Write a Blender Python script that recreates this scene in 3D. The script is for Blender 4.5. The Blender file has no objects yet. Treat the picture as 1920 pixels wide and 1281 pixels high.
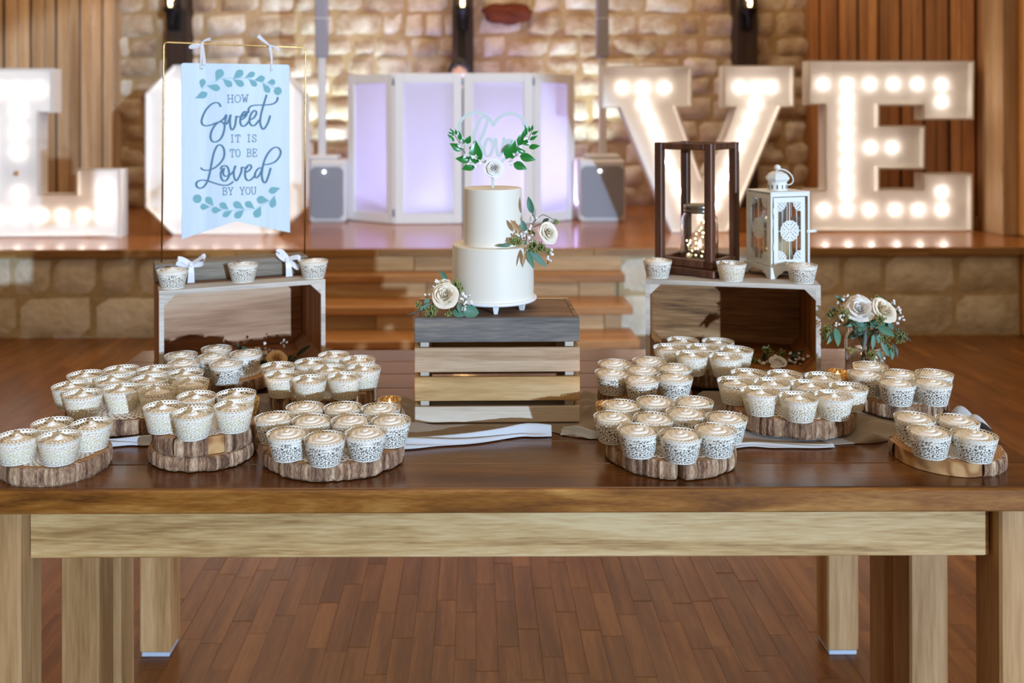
import bpy, math, random
import numpy as np
from mathutils import Vector, Matrix, noise as mnoise
random.seed(7)
sc = bpy.context.scene
COL = sc.collection
PI = math.pi

# ---------------------------------------------------------------- camera, world, lights, exposure
FPX, PX0, PY0, CAMH, ROLL = 1700.0, 890.0, 215.0, 1.394, 0.003
cam_d = bpy.data.cameras.new('camera')
cam = bpy.data.objects.new('camera', cam_d)
COL.objects.link(cam)
cam.location = (0, 0, CAMH)
cam.rotation_euler = (PI / 2, ROLL, 0)
cam_d.sensor_width = 36
cam_d.lens = FPX / 1920 * 36
cam_d.shift_x = (960 - PX0) / 1920
cam_d.shift_y = -(640.5 - PY0) / 1920
cam_d.dof.use_dof = True
cam_d.dof.focus_distance = 1.76
cam_d.dof.aperture_fstop = 3.1
cam_d.clip_start = 0.05
sc.camera = cam

sc.view_settings.view_transform = 'Standard'
sc.view_settings.look = 'None'
sc.view_settings.gamma = 1
sc.view_settings.use_curve_mapping = False
sc.view_settings.exposure = 0.0

world = bpy.data.worlds.new('room_ambient')
sc.world = world
world.use_nodes = True
bg = world.node_tree.nodes['Background']
bg.inputs[0].default_value = (1.0, 0.76, 0.50, 1)
bg.inputs[1].default_value = 0.30


def light(name, kind, loc, energy, color, target=None, size=0.1, size_y=None, spot=None, blend=0.1):
    d = bpy.data.lights.new(name, kind)
    d.energy = energy
    d.color = color
    if kind == 'AREA':
        d.size = size
        if size_y:
            d.shape = 'RECTANGLE'
            d.size_y = size_y
    else:
        d.shadow_soft_size = size
    if kind == 'SPOT':
        d.spot_size = math.radians(spot)
        d.spot_blend = blend
    o = bpy.data.objects.new(name, d)
    COL.objects.link(o)
    o.location = loc
    if target is not None:
        o.rotation_euler = (Vector(target) - Vector(loc)).to_track_quat('-Z', 'Y').to_euler()
    return o


# photographer's off-camera flash, far to the right behind the camera
FLASH = Vector((8.9, -14.7, 3.1))
az, el = math.radians(-26.2), math.radians(-8.0)
fdir = Vector((math.sin(az) * math.cos(el), math.cos(az) * math.cos(el), math.sin(el)))
light('flash', 'SPOT', FLASH, 17000, (0.52, 0.73, 1.0), FLASH + fdir, size=0.10, spot=13.8, blend=0.08)
# warm ceiling fixtures of the hall
light('ceiling_light', 'AREA', (0.2, 0.0, 3.7), 22, (1.0, 0.78, 0.56), (0.2, 0.6, 0), size=2.6, size_y=1.6)
light('ceiling_light', 'AREA', (0.0, 4.2, 3.9), 52, (1.0, 0.71, 0.44), (0, 4.4, 0), size=5.0, size_y=1.4)
light('ceiling_light', 'AREA', (0.0, 6.9, 3.6), 46, (1.0, 0.74, 0.50), (0, 7.2, 0), size=5.5, size_y=0.8)
# uplights on the stage that wash the stone wall behind the speaker columns
for ux in (-1.32, 1.02):
    light('stage_uplight', 'SPOT', (ux, 7.72, 0.65), 120, (0.74, 1.0, 1.0), (ux + 0.06, 8.2, 2.2), size=0.04, spot=62, blend=0.9)


# ---------------------------------------------------------------- pixel helpers (photo pixel -> world point)
def unroll(px, py):
    dx, dy = px - PX0, py - PY0
    return dx - ROLL * dy, dy + ROLL * dx


def at(px, py, z):
    dx, dy = unroll(px, py)
    D = FPX * (CAMH - z) / dy
    return Vector((dx * D / FPX, D, z))


def atD(px, py, D):
    dx, dy = unroll(px, py)
    return Vector((dx * D / FPX, D, CAMH - dy * D / FPX))


# ---------------------------------------------------------------- mesh helpers
class MB:
    def __init__(self):
        self.v, self.f, self.m, self.s = [], [], [], []

    def add(self, verts, faces, mi=0, smooth=False, M=None):
        b = len(self.v)
        if M is not None:
            verts = [M @ Vector(p) for p in verts]
        self.v.extend([tuple(p) for p in verts])
        self.f.extend([tuple(i + b for i in f) for f in faces])
        self.m.extend([mi] * len(faces))
        self.s.extend([smooth] * len(faces))
        return self

    def box(self, x0, x1, y0, y1, z0, z1, c=0.0, mi=0, M=None):
        if c <= 0:
            v = [(x, y, z) for z in (z0, z1) for y in (y0, y1) for x in (x0, x1)]
            f = [(0, 2, 3, 1), (4, 5, 7, 6), (0, 1, 5, 4), (2, 6, 7, 3), (0, 4, 6, 2), (1, 3, 7, 5)]
            return self.add(v, f, mi, False, M)
        v, idx = [], {}
        for sx in (0, 1):
            for sy in (0, 1):
                for sz in (0, 1):
                    X, Y, Z = (x0, x1)[sx], (y0, y1)[sy], (z0, z1)[sz]
                    ix, iy, iz = (c, -c)[sx], (c, -c)[sy], (c, -c)[sz]
                    for a in range(3):
                        p = [X + ix, Y + iy, Z + iz]
                        p[a] = (X, Y, Z)[a]
                        idx[(sx, sy, sz, a)] = len(v)
                        v.append(tuple(p))
        f = []
        for a in range(3):
            b_, c_ = [(1, 2), (2, 0), (0, 1)][a]
            for s in (0, 1):
                q = []
                for (u, w) in ((0, 0), (1, 0), (1, 1), (0, 1)):
                    k = [0, 0, 0]
                    k[a], k[b_], k[c_] = s, u, w
                    q.append(idx[(*k, a)])
                f.append(tuple(q) if s else tuple(reversed(q)))
        for a in range(3):
            b_, c_ = [(1, 2), (2, 0), (0, 1)][a]
            for s in (0, 1):
                for t in (0, 1):
                    k0, k1 = [0, 0, 0], [0, 0, 0]
                    k0[a], k1[a] = 0, 1
                    k0[b_] = k1[b_] = s
                    k0[c_] = k1[c_] = t
                    q = (idx[(*k0, b_)], idx[(*k1, b_)], idx[(*k1, c_)], idx[(*k0, c_)])
                    f.append(q if s == t else tuple(reversed(q)))
        for sx in (0, 1):
            for sy in (0, 1):
                for sz in (0, 1):
                    q = tuple(idx[(sx, sy, sz, a)] for a in range(3))
                    f.append(q if (sx + sy + sz) % 2 else tuple(reversed(q)))
        return self.add(v, f, mi, False, M)

    def lathe(self, prof, n=32, mi=0, smooth=True, M=None, closed=False):
        v, f = [], []
        k = len(prof)
        for i in range(n):
            a = 2 * PI * i / n
            for r, z in prof:
                v.append((r * math.cos(a), r * math.sin(a), z))
        for i in range(n):
            j = (i + 1) % n
            for q in range(k if closed else k - 1):
                q2 = (q + 1) % k
                f.append((i * k + q, j * k + q, j * k + q2, i * k + q2))
        return self.add(v, f, mi, smooth, M)

    def tube(self, pts, r, n=6, mi=0, M=None, closed=False, cap=True):
        pts = [Vector(p) for p in pts]
        k = len(pts)
        rs = r if isinstance(r, (list, tuple)) else [r] * k
        v, f, nrm = [], [], None
        for i, p in enumerate(pts):
            if closed:
                t = pts[(i + 1) % k] - pts[i - 1]
            else:
                t = pts[min(i + 1, k - 1)] - pts[max(i - 1, 0)]
            if t.length < 1e-9:
                t = Vector((0, 0, 1))
            t.normalize()
            if nrm is None:
                nrm = t.orthogonal().normalized()
            else:
                nrm = (nrm - t * nrm.dot(t))
                nrm = nrm.normalized() if nrm.length > 1e-6 else t.orthogonal().normalized()
            bn = t.cross(nrm)
            for q in range(n):
                a = 2 * PI * q / n
                v.append(p + (nrm * math.cos(a) + bn * math.sin(a)) * rs[i])
        for i in range(k if closed else k - 1):
            j = (i + 1) % k
            for q in range(n):
                q2 = (q + 1) % n
                f.append((i * n + q, i * n + q2, j * n + q2, j * n + q))
        if cap and not closed:
            f.append(tuple(reversed(range(n))))
            f.append(tuple((k - 1) * n + q for q in range(n)))
        return self.add(v, f, mi, True, M)

    def prism(self, outline, a0, a1, mi=0, M=None, axis='Y'):
        """outline of (u, w) points (counter-clockwise), extruded along axis from a0 to a1"""
        n = len(outline)

        def P(u, w, a):
            return (u, a, w) if axis == 'Y' else ((u, w, a) if axis == 'Z' else (a, u, w))
        v = [P(u, w, a0) for u, w in outline] + [P(u, w, a1) for u, w in outline]
        f = [tuple(range(n)), tuple(reversed(range(n, 2 * n)))]
        for i in range(n):
            j = (i + 1) % n
            f.append((j, i, n + i, n + j))
        return self.add(v, f, mi, False, M)

    def grid(self, fn, nu, nv, mi=0, smooth=True, M=None, wrap=False):
        v, f = [], []
        for i in range(nu + (0 if wrap else 1)):
            for j in range(nv + 1):
                v.append(fn(i / nu, j / nv))
        k = nv + 1
        nn = nu if wrap else nu + 1
        for i in range(nu):
            i2 = (i + 1) % nn
            for j in range(nv):
                f.append((i * k + j, i2 * k + j, i2 * k + j + 1, i * k + j + 1))
        return self.add(v, f, mi, smooth, M)

    def ball(self, c, r, n=10, m=7, mi=0, sq=(1, 1, 1), M=None):
        def fn(u, w):
            a, b = 2 * PI * u, PI * (w - 0.5)
            return (c[0] + r * sq[0] * math.cos(b) * math.cos(a), c[1] + r * sq[1] * math.cos(b) * math.sin(a), c[2] + r * sq[2] * math.sin(b))
        return self.grid(fn, n, m, mi, True, M, wrap=True)

    def mesh(self, name):
        me = bpy.data.meshes.new(name)
        me.from_pydata(self.v, [], self.f)
        me.polygons.foreach_set('material_index', self.m)
        me.polygons.foreach_set('use_smooth', self.s)
        me.update()
        return me


def link(name, me, mats, parent=None, loc=(0, 0, 0), rot=(0, 0, 0)):
    if mats is not None and len(me.materials) == 0:
        for m in (mats if isinstance(mats, (list, tuple)) else [mats]):
            me.materials.append(m)
    o = bpy.data.objects.new(name, me)
    COL.objects.link(o)
    o.location = loc
    o.rotation_euler = rot
    if parent is not None:
        o.parent = parent
    return o


def obj(name, mb, mats, parent=None, loc=(0, 0, 0), rot=(0, 0, 0)):
    return link(name, mb.mesh(name), mats, parent, loc, rot)


def tag(o, label=None, cat=None, group=None, kind=None):
    if label:
        o['label'] = label
    if cat:
        o['category'] = cat
    if group:
        o['group'] = group
    if kind:
        o['kind'] = kind
    return o


def thing(name, label, cat, loc=(0, 0, 0), rz=0.0, group=None):
    o = bpy.data.objects.new(name, None)
    COL.objects.link(o)
    o.empty_display_size = 0.05
    o.location = loc
    o.rotation_euler = (0, 0, rz)
    return tag(o, label, cat, group)


def struct(name, mb, mats, label=None):
    o = obj(name, mb, mats)
    return tag(o, label, None, None, 'structure')


def copy_tree(o, parent=None):
    c = o.copy()
    COL.objects.link(c)
    c.parent = parent
    for ch in list(o.children):
        copy_tree(ch, c)
    return c


def smooth_path(pts, k=6, closed=False):
    """Catmull-Rom through pts"""
    pts = [Vector(p) for p in pts]
    n = len(pts)
    out = []
    for i in range(n if closed else n - 1):
        if closed:
            p0, p1, p2, p3 = pts[i - 1], pts[i], pts[(i + 1) % n], pts[(i + 2) % n]
        else:
            p0, p1, p2, p3 = pts[max(i - 1, 0)], pts[i], pts[i + 1], pts[min(i + 2, n - 1)]
        for q in range(k):
            t = q / k
            out.append(0.5 * ((2 * p1) + (p2 - p0) * t + (2 * p0 - 5 * p1 + 4 * p2 - p3) * t * t + (3 * p1 - p0 - 3 * p2 + p3) * t ** 3))
    if not closed:
        out.append(pts[-1])
    return out


def contour(F, P):
    """Area where F > 0 as polygons; F[i, j] on a grid, P(i, j) gives the 2-D or 3-D point of a (fractional) grid index."""
    nx, ny = F.shape
    verts, faces, key = [], [], {}

    def vid(k, i, j):
        if k not in key:
            key[k] = len(verts)
            verts.append(P(i, j))
        return key[k]
    for i in range(nx - 1):
        for j in range(ny - 1):
            cs = ((i, j), (i + 1, j), (i + 1, j + 1), (i, j + 1))
            va = [F[c] for c in cs]
            if max(va) <= 0:
                continue
            poly = []
            for k in range(4):
                a, b = cs[k], cs[(k + 1) % 4]
                fa, fb = va[k], va[(k + 1) % 4]
                if fa > 0:
                    poly.append(vid(a, *a))
                if (fa > 0) != (fb > 0):
                    t = fa / (fa - fb)
                    t = min(max(t, 0.02), 0.98)
                    e = (a, b) if a < b else (b, a)
                    poly.append(vid(e, a[0] + (b[0] - a[0]) * t, a[1] + (b[1] - a[1]) * t))
            if len(poly) >= 3:
                faces.append(tuple(poly))
    return verts, faces


# ---------------------------------------------------------------- materials
def new_mat(name):
    m = bpy.data.materials.new(name)
    m.use_nodes = True
    nt = m.node_tree
    return m, nt, nt.nodes['Principled BSDF']


def N(nt, kind, **kw):
    n = nt.nodes.new(kind)
    for k, v in kw.items():
        setattr(n, k, v)
    return n


def rgb(h):
    h = h.lstrip('#')
    c = [int(h[i:i + 2], 16) / 255 for i in (0, 2, 4)]
    return tuple(x / 12.92 if x <= 0.04045 else ((x + 0.055) / 1.055) ** 2.4 for x in c) + (1.0,)


def plain(name, col, rough=0.5, metal=0.0, **kw):
    m, nt, b = new_mat(name)
    b.inputs['Base Color'].default_value = rgb(col) if isinstance(col, str) else col
    b.inputs['Roughness'].default_value = rough
    b.inputs['Metallic'].default_value = metal
    for k, v in kw.items():
        b.inputs[k.replace('_', ' ')].default_value = v
    return m


def emis(name, col, strength):
    m, nt, b = new_mat(name)
    b.inputs['Base Color'].default_value = (0.8, 0.8, 0.8, 1)
    b.inputs['Emission Color'].default_value = col
    b.inputs['Emission Strength'].default_value = strength
    return m


def coords(nt, scale, spread=31.0):
    tc = N(nt, 'ShaderNodeTexCoord')
    oi = N(nt, 'ShaderNodeObjectInfo')
    ge = N(nt, 'ShaderNodeNewGeometry')
    ad = N(nt, 'ShaderNodeMath', operation='ADD')
    nt.links.new(oi.outputs['Random'], ad.inputs[0])
    nt.links.new(ge.outputs['Random Per Island'], ad.inputs[1])
    fr = N(nt, 'ShaderNodeMath', operation='FRACT')
    nt.links.new(ad.outputs[0], fr.inputs[0])
    vm = N(nt, 'ShaderNodeVectorMath', operation='SCALE')
    vm.inputs[0].default_value = (spread, spread * 0.7, spread * 1.3)
    nt.links.new(fr.outputs[0], vm.inputs['Scale'])
    va = N(nt, 'ShaderNodeVectorMath', operation='ADD')
    nt.links.new(tc.outputs['Object'], va.inputs[0])
    nt.links.new(vm.outputs[0], va.inputs[1])
    mp = N(nt, 'ShaderNodeMapping')
    mp.inputs['Scale'].default_value = scale
    nt.links.new(va.outputs[0], mp.inputs['Vector'])
    return mp.outputs[0], fr.outputs[0], va.outputs[0]


def ramp(nt, stops):
    r = N(nt, 'ShaderNodeValToRGB')
    e = r.color_ramp.elements
    while len(e) < len(stops):
        e.new(0.5)
    for el_, (p, c) in zip(e, stops):
        el_.position = p
        el_.color = rgb(c) if isinstance(c, str) else c
    return r


def wood(name, cols, axis='X', rough=0.45, gs=1.0, knots=0.0, vary=0.3, bump=0.12, coat=0.0, streak=1.0, spec=0.5, al=1.0):
    m, nt, b = new_mat(name)
    L = nt.links.new
    a, c = 1.1 * gs * al, 17.0 * gs
    s = {'X': (a, c, c), 'Y': (c, a, c), 'Z': (c, c, a)}[axis]
    vec, rnd, raw = coords(nt, s)
    n1 = N(nt, 'ShaderNodeTexNoise')
    n1.inputs['Scale'].default_value = 1.0
    n1.inputs['Detail'].default_value = 5
    n1.inputs['Distortion'].default_value = 0.9
    L(vec, n1.inputs['Vector'])
    n2 = N(nt, 'ShaderNodeTexNoise')
    n2.inputs['Scale'].default_value = 13.0
    n2.inputs['Detail'].default_value = 3
    L(vec, n2.inputs['Vector'])
    mx = N(nt, 'ShaderNodeMath', operation='MULTIPLY_ADD')
    L(n2.outputs[0], mx.inputs[0])
    mx.inputs[1].default_value = 0.40 * streak
    L(n1.outputs[0], mx.inputs[2])
    sb = N(nt, 'ShaderNodeMath', operation='SUBTRACT')
    L(mx.outputs[0], sb.inputs[0])
    sb.inputs[1].default_value = 0.20 * streak
    k = len(cols)
    r = ramp(nt, [(0.28 + 0.44 * i / (k - 1), cc) for i, cc in enumerate(cols)])
    L(sb.outputs[0], r.inputs[0])
    out = r.outputs[0]
    if knots > 0:
        s2 = {'X': (2.6, 8, 8), 'Y': (8, 2.6, 8), 'Z': (8, 8, 2.6)}[axis]
        mp = N(nt, 'ShaderNodeMapping')
        mp.inputs['Scale'].default_value = s2
        L(raw, mp.inputs['Vector'])
        vo = N(nt, 'ShaderNodeTexVoronoi')
        vo.inputs['Scale'].default_value = 1.0
        L(mp.outputs[0], vo.inputs['Vector'])
        kr = ramp(nt, [(0.0, (1, 1, 1, 1)), (knots, (0, 0, 0, 1))])
        L(vo.outputs['Distance'], kr.inputs[0])
        mk = N(nt, 'ShaderNodeMix', data_type='RGBA')
        L(kr.outputs[0], mk.inputs[0])
        L(out, mk.inputs[6])
        d = rgb(cols[0]) if isinstance(cols[0], str) else cols[0]
        mk.inputs[7].default_value = (d[0] * 0.45, d[1] * 0.38, d[2] * 0.35, 1)
        out = mk.outputs[2]
    hs = N(nt, 'ShaderNodeHueSaturation')
    mr = N(nt, 'ShaderNodeMapRange')
    mr.inputs['To Min'].default_value = 1 - vary
    mr.inputs['To Max'].default_value = 1 + vary
    L(rnd, mr.inputs[0])
    L(mr.outputs[0], hs.inputs['Value'])
    L(out, hs.inputs['Color'])
    L(hs.outputs[0], b.inputs['Base Color'])
    b.inputs['Roughness'].default_value = rough
    b.inputs['Specular IOR Level'].default_value = spec
    if coat:
        b.inputs['Coat Weight'].default_value = coat
        b.inputs['Coat Roughness'].default_value = 0.14
    if bump:
        bp = N(nt, 'ShaderNodeBump')
        bp.inputs['Strength'].default_value = bump
        bp.inputs['Distance'].default_value = 0.004
        L(sb.outputs[0], bp.inputs['Height'])
        L(bp.outputs[0], b.inputs['Normal'])
    return m


def stone_mat(name, cols, rough=0.9):
    m, nt, b = new_mat(name)
    L = nt.links.new
    vec, rnd, raw = coords(nt, (1, 1, 1))
    n1 = N(nt, 'ShaderNodeTexNoise')
    n1.inputs['Scale'].default_value = 5
    n1.inputs['Detail'].default_value = 8
    n1.inputs['Roughness'].default_value = 0.65
    L(vec, n1.inputs['Vector'])
    ad = N(nt, 'ShaderNodeMath', operation='MULTIPLY_ADD')
    L(rnd, ad.inputs[0])
    ad.inputs[1].default_value = 0.30
    L(n1.outputs[0], ad.inputs[2])
    sb = N(nt, 'ShaderNodeMath', operation='SUBTRACT')
    L(ad.outputs[0], sb.inputs[0])
    sb.inputs[1].default_value = 0.21
    r = ramp(nt, [(0.2 + 0.6 * i / (len(cols) - 1), c) for i, c in enumerate(cols)])
    L(sb.outputs[0], r.inputs[0])
    L(r.outputs[0], b.inputs['Base Color'])
    b.inputs['Roughness'].default_value = rough
    n2 = N(nt, 'ShaderNodeTexNoise')
    n2.inputs['Scale'].default_value = 22
    n2.inputs['Detail'].default_value = 6
    L(vec, n2.inputs['Vector'])
    bp = N(nt, 'ShaderNodeBump')
    bp.inputs['Strength'].default_value = 0.6
    bp.inputs['Distance'].default_value = 0.02
    L(n2.outputs[0], bp.inputs['Height'])
    L(bp.outputs[0], b.inputs['Normal'])
    return m


def glass(name, tint=(1, 1, 1, 1), rough=0.0):
    return plain(name, tint, rough, 0, Transmission_Weight=1.0, IOR=1.45)


M = {}
M['floor'] = wood('floor_wood', ['#633813', '#794a1e', '#8f5d2b'], 'Y', 0.34, 1.0, 0, 0.14, 0.05, 0.0, spec=0.4)
M['floor_gap'] = plain('floor_joint', '#57351d', 0.7)
M['deck'] = wood('stage_deck_wood', ['#8a4f22', '#a5642c', '#b87637'], 'X', 0.22, 0.8, 0, 0.12, 0.03, 0.3)
M['tread'] = wood('tread_wood', ['#8f5c30', '#a87443', '#bd8a58'], 'X', 0.32, 0.8, 0, 0.12, 0.05)
M['riser'] = wood('riser_wood', ['#8f6b42', '#ad8657', '#c29d6f'], 'X', 0.5, 0.8, 0.10, 0.2, 0.05)
M['fascia'] = wood('fascia_wood', ['#7a5428', '#946a36', '#a98048'], 'X', 0.5, 0.8, 0, 0.15, 0.05)
M['stone'] = stone_mat('limestone', ['#94765a', '#b49c80', '#cbbba4', '#ded3c4', '#c2a28c'])
M['mortar'] = stone_mat('mortar', ['#8a6c48', '#a5885f', '#b59a74'])
M['block'] = stone_mat('stage_limestone', ['#b5a283', '#cfbfa5', '#ded2bd', '#e8dfd0'])
M['mortar2'] = stone_mat('stage_mortar', ['#9c855f', '#b39b73', '#c2ab84'])
M['pine'] = wood('pine_boards', ['#a5805a', '#bb9972', '#cdb08c'], 'Z', 0.45, 0.55, 0.085, 0.22, 0.06)
M['cedar'] = wood('cedar_boards', ['#824f22', '#9b6634', '#af7d4a'], 'Z', 0.5, 0.55, 0.085, 0.22, 0.06)
M['gap'] = plain('board_gap', '#2a1608', 0.8)
M['pillar'] = wood('dark_pillar_wood', ['#21130a', '#2f1c10', '#3c2616'], 'Z', 0.55, 0.6, 0, 0.1)
M['post'] = wood('post_wood', ['#a9743a', '#c18d4e', '#d3a568'], 'Z', 0.5, 0.6, 0.06, 0.1)
M['iron'] = plain('black_iron', '#1c1a18', 0.5, 0.6)
M['lampglass'] = emis('sconce_glow', (1.0, 0.72, 0.36, 1), 14)
M['white'] = plain('white_paint', '#e4e2df', 0.45)
M['letterwhite'] = plain('letter_white', '#e6e3df', 0.5)
M['bulb'] = emis('marquee_bulb', (1.0, 0.87, 0.78, 1), 21)
M['bulb_off'] = plain('bulb_off', '#b58a5a', 0.2)
M['grille'] = plain('speaker_grille', '#8d9098', 0.7)
M['spkwhite'] = plain('speaker_white', '#d9d6d4', 0.45)
M['column'] = plain('column_grey', '#94919a', 0.6)
M['led'] = emis('speaker_led', (1, 1, 1, 1), 6)
M['parled'] = emis('led_bar_lens', (0.72, 0.66, 1.0, 1), 6)
M['black'] = plain('black_plastic', '#17171a', 0.45)
M['hinge'] = plain('hinge_metal', '#6f8a9c', 0.35, 0.8)
m, nt, b = new_mat('scrim')
b.inputs['Base Color'].default_value = (0.80, 0.79, 0.84, 1)
b.inputs['Roughness'].default_value = 0.9
tr = N(nt, 'ShaderNodeBsdfTranslucent')
tr.inputs[0].default_value = (0.85, 0.85, 0.9, 1)
mxs = N(nt, 'ShaderNodeMixShader')
mxs.inputs[0].default_value = 0.6
nt.links.new(b.outputs[0], mxs.inputs[1])
nt.links.new(tr.outputs[0], mxs.inputs[2])
nt.links.new(mxs.outputs[0], nt.nodes['Material Output'].inputs[0])
M['scrim'] = m
M['tabletop'] = wood('table_top_wood', ['#3d200b', '#5b3314', '#77491f'], 'X', 0.24, 0.8, 0, 0.12, 0.05, 0.25)
M['tableedge'] = wood('table_edge_wood', ['#4f2b0f', '#8a5620', '#b78645'], 'X', 0.34, 1.6, 0.09, 0.05, 0.08, al=1.7, streak=0.7)
M['tabletop2'] = wood('rear_table_top_wood', ['#4c2a15', '#6c4122', '#85552f'], 'X', 0.2, 0.8, 0, 0.12, 0.12, 0.3)
M['apron'] = wood('apron_wood', ['#977040', '#c29c66', '#d8b988'], 'X', 0.55, 1.3, 0.15, 0.06, 0.06, streak=1.5)
M['leg'] = wood('leg_wood', ['#8e663c', '#b28757', '#c9a273'], 'Z', 0.55, 0.7, 0.05, 0.1, 0.06)
M['slat_grey'] = wood('grey_weathered', ['#565350', '#716d69', '#8e8478'], 'X', 0.8, 1.6, 0, 0.05, 0.2, streak=1.4)
M['slat_lid'] = wood('lid_wood', ['#5b3d28', '#7d5b40', '#9a7a5c'], 'X', 0.75, 1.3, 0, 0.1, 0.2, streak=1.4)
M['slat_pale'] = wood('pale_slat', ['#a08263', '#bba083', '#cfb89c'], 'X', 0.75, 1.2, 0.07, 0.05, 0.15)
M['slat_tan'] = wood('tan_slat', ['#a07a48', '#bf9a66', '#d1b184'], 'X', 0.75, 1.2, 0.0, 0.05, 0.15)
M['slat_white'] = wood('whitish_slat', ['#b2a08b', '#c8b9a6', '#d8ccbb'], 'X', 0.75, 1.2, 0.0, 0.05, 0.15)
M['crate_in'] = wood('crate_cedar', ['#7d4a20', '#a0672f', '#b97f42'], 'Z', 0.6, 1.0, 0, 0.2, 0.1)
M['crate_back'] = wood('crate_back', ['#93633f', '#bd8f6b', '#d3ab88'], 'X', 0.6, 0.6, 0.09, 0.08, 0.1)
M['crate_burnt'] = wood('crate_burnt', ['#47290f', '#976a3e', '#c29766'], 'X', 0.6, 1.1, 0.0, 0.08, 0.1, streak=1.3)
M['whitewash'] = wood('whitewash', ['#a89e92', '#c9c1b6', '#dad4cb'], 'X', 0.75, 1.2, 0, 0.06, 0.15)
M['block_grey'] = wood('grey_base_wood', ['#5d5247', '#7d7264', '#968b7c'], 'X', 0.75, 1.4, 0, 0.08, 0.2, streak=1.5)
M['bark'] = wood('bark', ['#382317', '#775540', '#ac8a6c', '#d9c0a0'], 'Z', 0.9, 4.6, 0, 0.1, 0.5, streak=1.5)
M['brown'] = wood('dark_walnut', ['#341c10', '#54301f', '#70432c'], 'Z', 0.42, 1.6, 0, 0.12, 0.1)
# end grain
m, nt, b = new_mat('end_grain')
vec, rnd, raw = coords(nt, (1, 1, 1), 0.0)
ln = N(nt, 'ShaderNodeVectorMath', operation='MULTIPLY')
ln.inputs[1].default_value = (1, 1, 0)
nt.links.new(raw, ln.inputs[0])
l2 = N(nt, 'ShaderNodeVectorMath', operation='LENGTH')
nt.links.new(ln.outputs[0], l2.inputs[0])
nz = N(nt, 'ShaderNodeTexNoise')
nz.inputs['Scale'].default_value = 14
nt.links.new(raw, nz.inputs['Vector'])
ma = N(nt, 'ShaderNodeMath', operation='MULTIPLY_ADD')
nt.links.new(nz.outputs[0], ma.inputs[0])
ma.inputs[1].default_value = 0.02
nt.links.new(l2.outputs['Value'], ma.inputs[2])
ms = N(nt, 'ShaderNodeMath', operation='MULTIPLY')
nt.links.new(ma.outputs[0], ms.inputs[0])
ms.inputs[1].default_value = 1500
sn = N(nt, 'ShaderNodeMath', operation='SINE')
nt.links.new(ms.outputs[0], sn.inputs[0])
rr = ramp(nt, [(0.0, '#8f5f33'), (0.5, '#b4834f'), (1.0, '#c79a66')])
mm = N(nt, 'ShaderNodeMapRange')
mm.inputs['From Min'].default_value = -1
nt.links.new(sn.outputs[0], mm.inputs[0])
nt.links.new(mm.outputs[0], rr.inputs[0])
nt.links.new(rr.outputs[0], b.inputs['Base Color'])
b.inputs['Roughness'].default_value = 0.75
M['endgrain'] = m
M['lace'] = plain('lace_paper', '#f1ecdf', 0.7)
M['lace'].node_tree.nodes['Principled BSDF'].inputs['Subsurface Weight'].default_value = 0.0
M['paper'] = plain('doily_paper', '#ece8e2', 0.8)
M['choc'] = plain('chocolate_cake', '#3a1410', 0.8)
M['vanilla'] = plain('vanilla_cake', '#dccb93', 0.8)
M['frost'] = plain('frosting', '#f6f1e6', 0.4)
M['icing'] = plain('cake_icing', '#ece6d8', 0.5, Subsurface_Weight=0.1, Subsurface_Radius=(0.006, 0.005, 0.004))
M['cakeboard'] = plain('white_plastic', '#eeeeee', 0.3)
M['acrylic'] = plain('topper_acrylic', '#c9d3d0', 0.35)
M['petal'] = plain('petal_cream', '#f1e6d2', 0.6, Subsurface_Weight=0.15, Subsurface_Radius=(0.004, 0.003, 0.002))
M['petal_w'] = plain('petal_white', '#f0ece6', 0.6)
M['petal_peach'] = plain('petal_peach', '#ecc995', 0.6)
M['leaf'] = plain('eucalyptus_leaf', '#4c7a63', 0.55)
M['leaf2'] = plain('eucalyptus_leaf_grey', '#5f8676', 0.55)
M['leaf_dark'] = plain('dark_leaf', '#2e3d2c', 0.5)
M['leaf_dry'] = plain('dry_leaf', '#b08a5c', 0.6)
M['leaf_green'] = plain('bright_leaf', '#1f7a2c', 0.3)
M['seed'] = plain('seed_green', '#8b9553', 0.6)
M['stem'] = plain('stem', '#4a4a2c', 0.7)
M['breath'] = plain('baby_breath', '#f2f0ea', 0.7)
M['sign'] = wood('sign_white', ['#bccad5', '#c5d2dc', '#ccd8e1'], 'Z', 0.5, 0.8, 0, 0.0, 0.05)
M['ink'] = plain('slate_blue_ink', '#47708c', 0.6)
M['teal'] = plain('teal_print', '#6fa6ad', 0.6)
M['brass'] = plain('brass_wire', '#b3935a', 0.25, 1.0)
M['ribbon'] = plain('white_satin_ribbon', '#e6e6ec', 0.3)
M['glass'] = glass('clear_glass')
M['lid'] = plain('zinc_lid', '#8f8b84', 0.3, 0.9)
M['lantern'] = plain('white_metal', '#e8ebe8', 0.45)
M['wax'] = plain('candle_wax', '#ead3a4', 0.5, Subsurface_Weight=0.3, Subsurface_Radius=(0.01, 0.006, 0.003))
M['gold'] = plain('mercury_gold', '#b08c55', 0.3, 0.85)
_nt = M['gold'].node_tree
_tc = N(_nt, 'ShaderNodeTexCoord')
_nz = N(_nt, 'ShaderNodeTexNoise')
_nz.inputs['Scale'].default_value = 420
_nt.links.new(_tc.outputs['Object'], _nz.inputs['Vector'])
_rp = ramp(_nt, [(0.38, '#6b4a22'), (0.5, '#b08c55'), (0.62, '#e8cf98')])
_nt.links.new(_nz.outputs[0], _rp.inputs[0])
_nt.links.new(_rp.outputs[0], _nt.nodes['Principled BSDF'].inputs['Base Color'])
M['flame'] = emis('flame', (1.0, 0.62, 0.22, 1), 30)
M['fairy'] = emis('fairy_light', (1.0, 0.78, 0.42, 1), 9)
M['fairywire'] = plain('fairy_wire', '#b8a27a', 0.3, 1.0)
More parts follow.
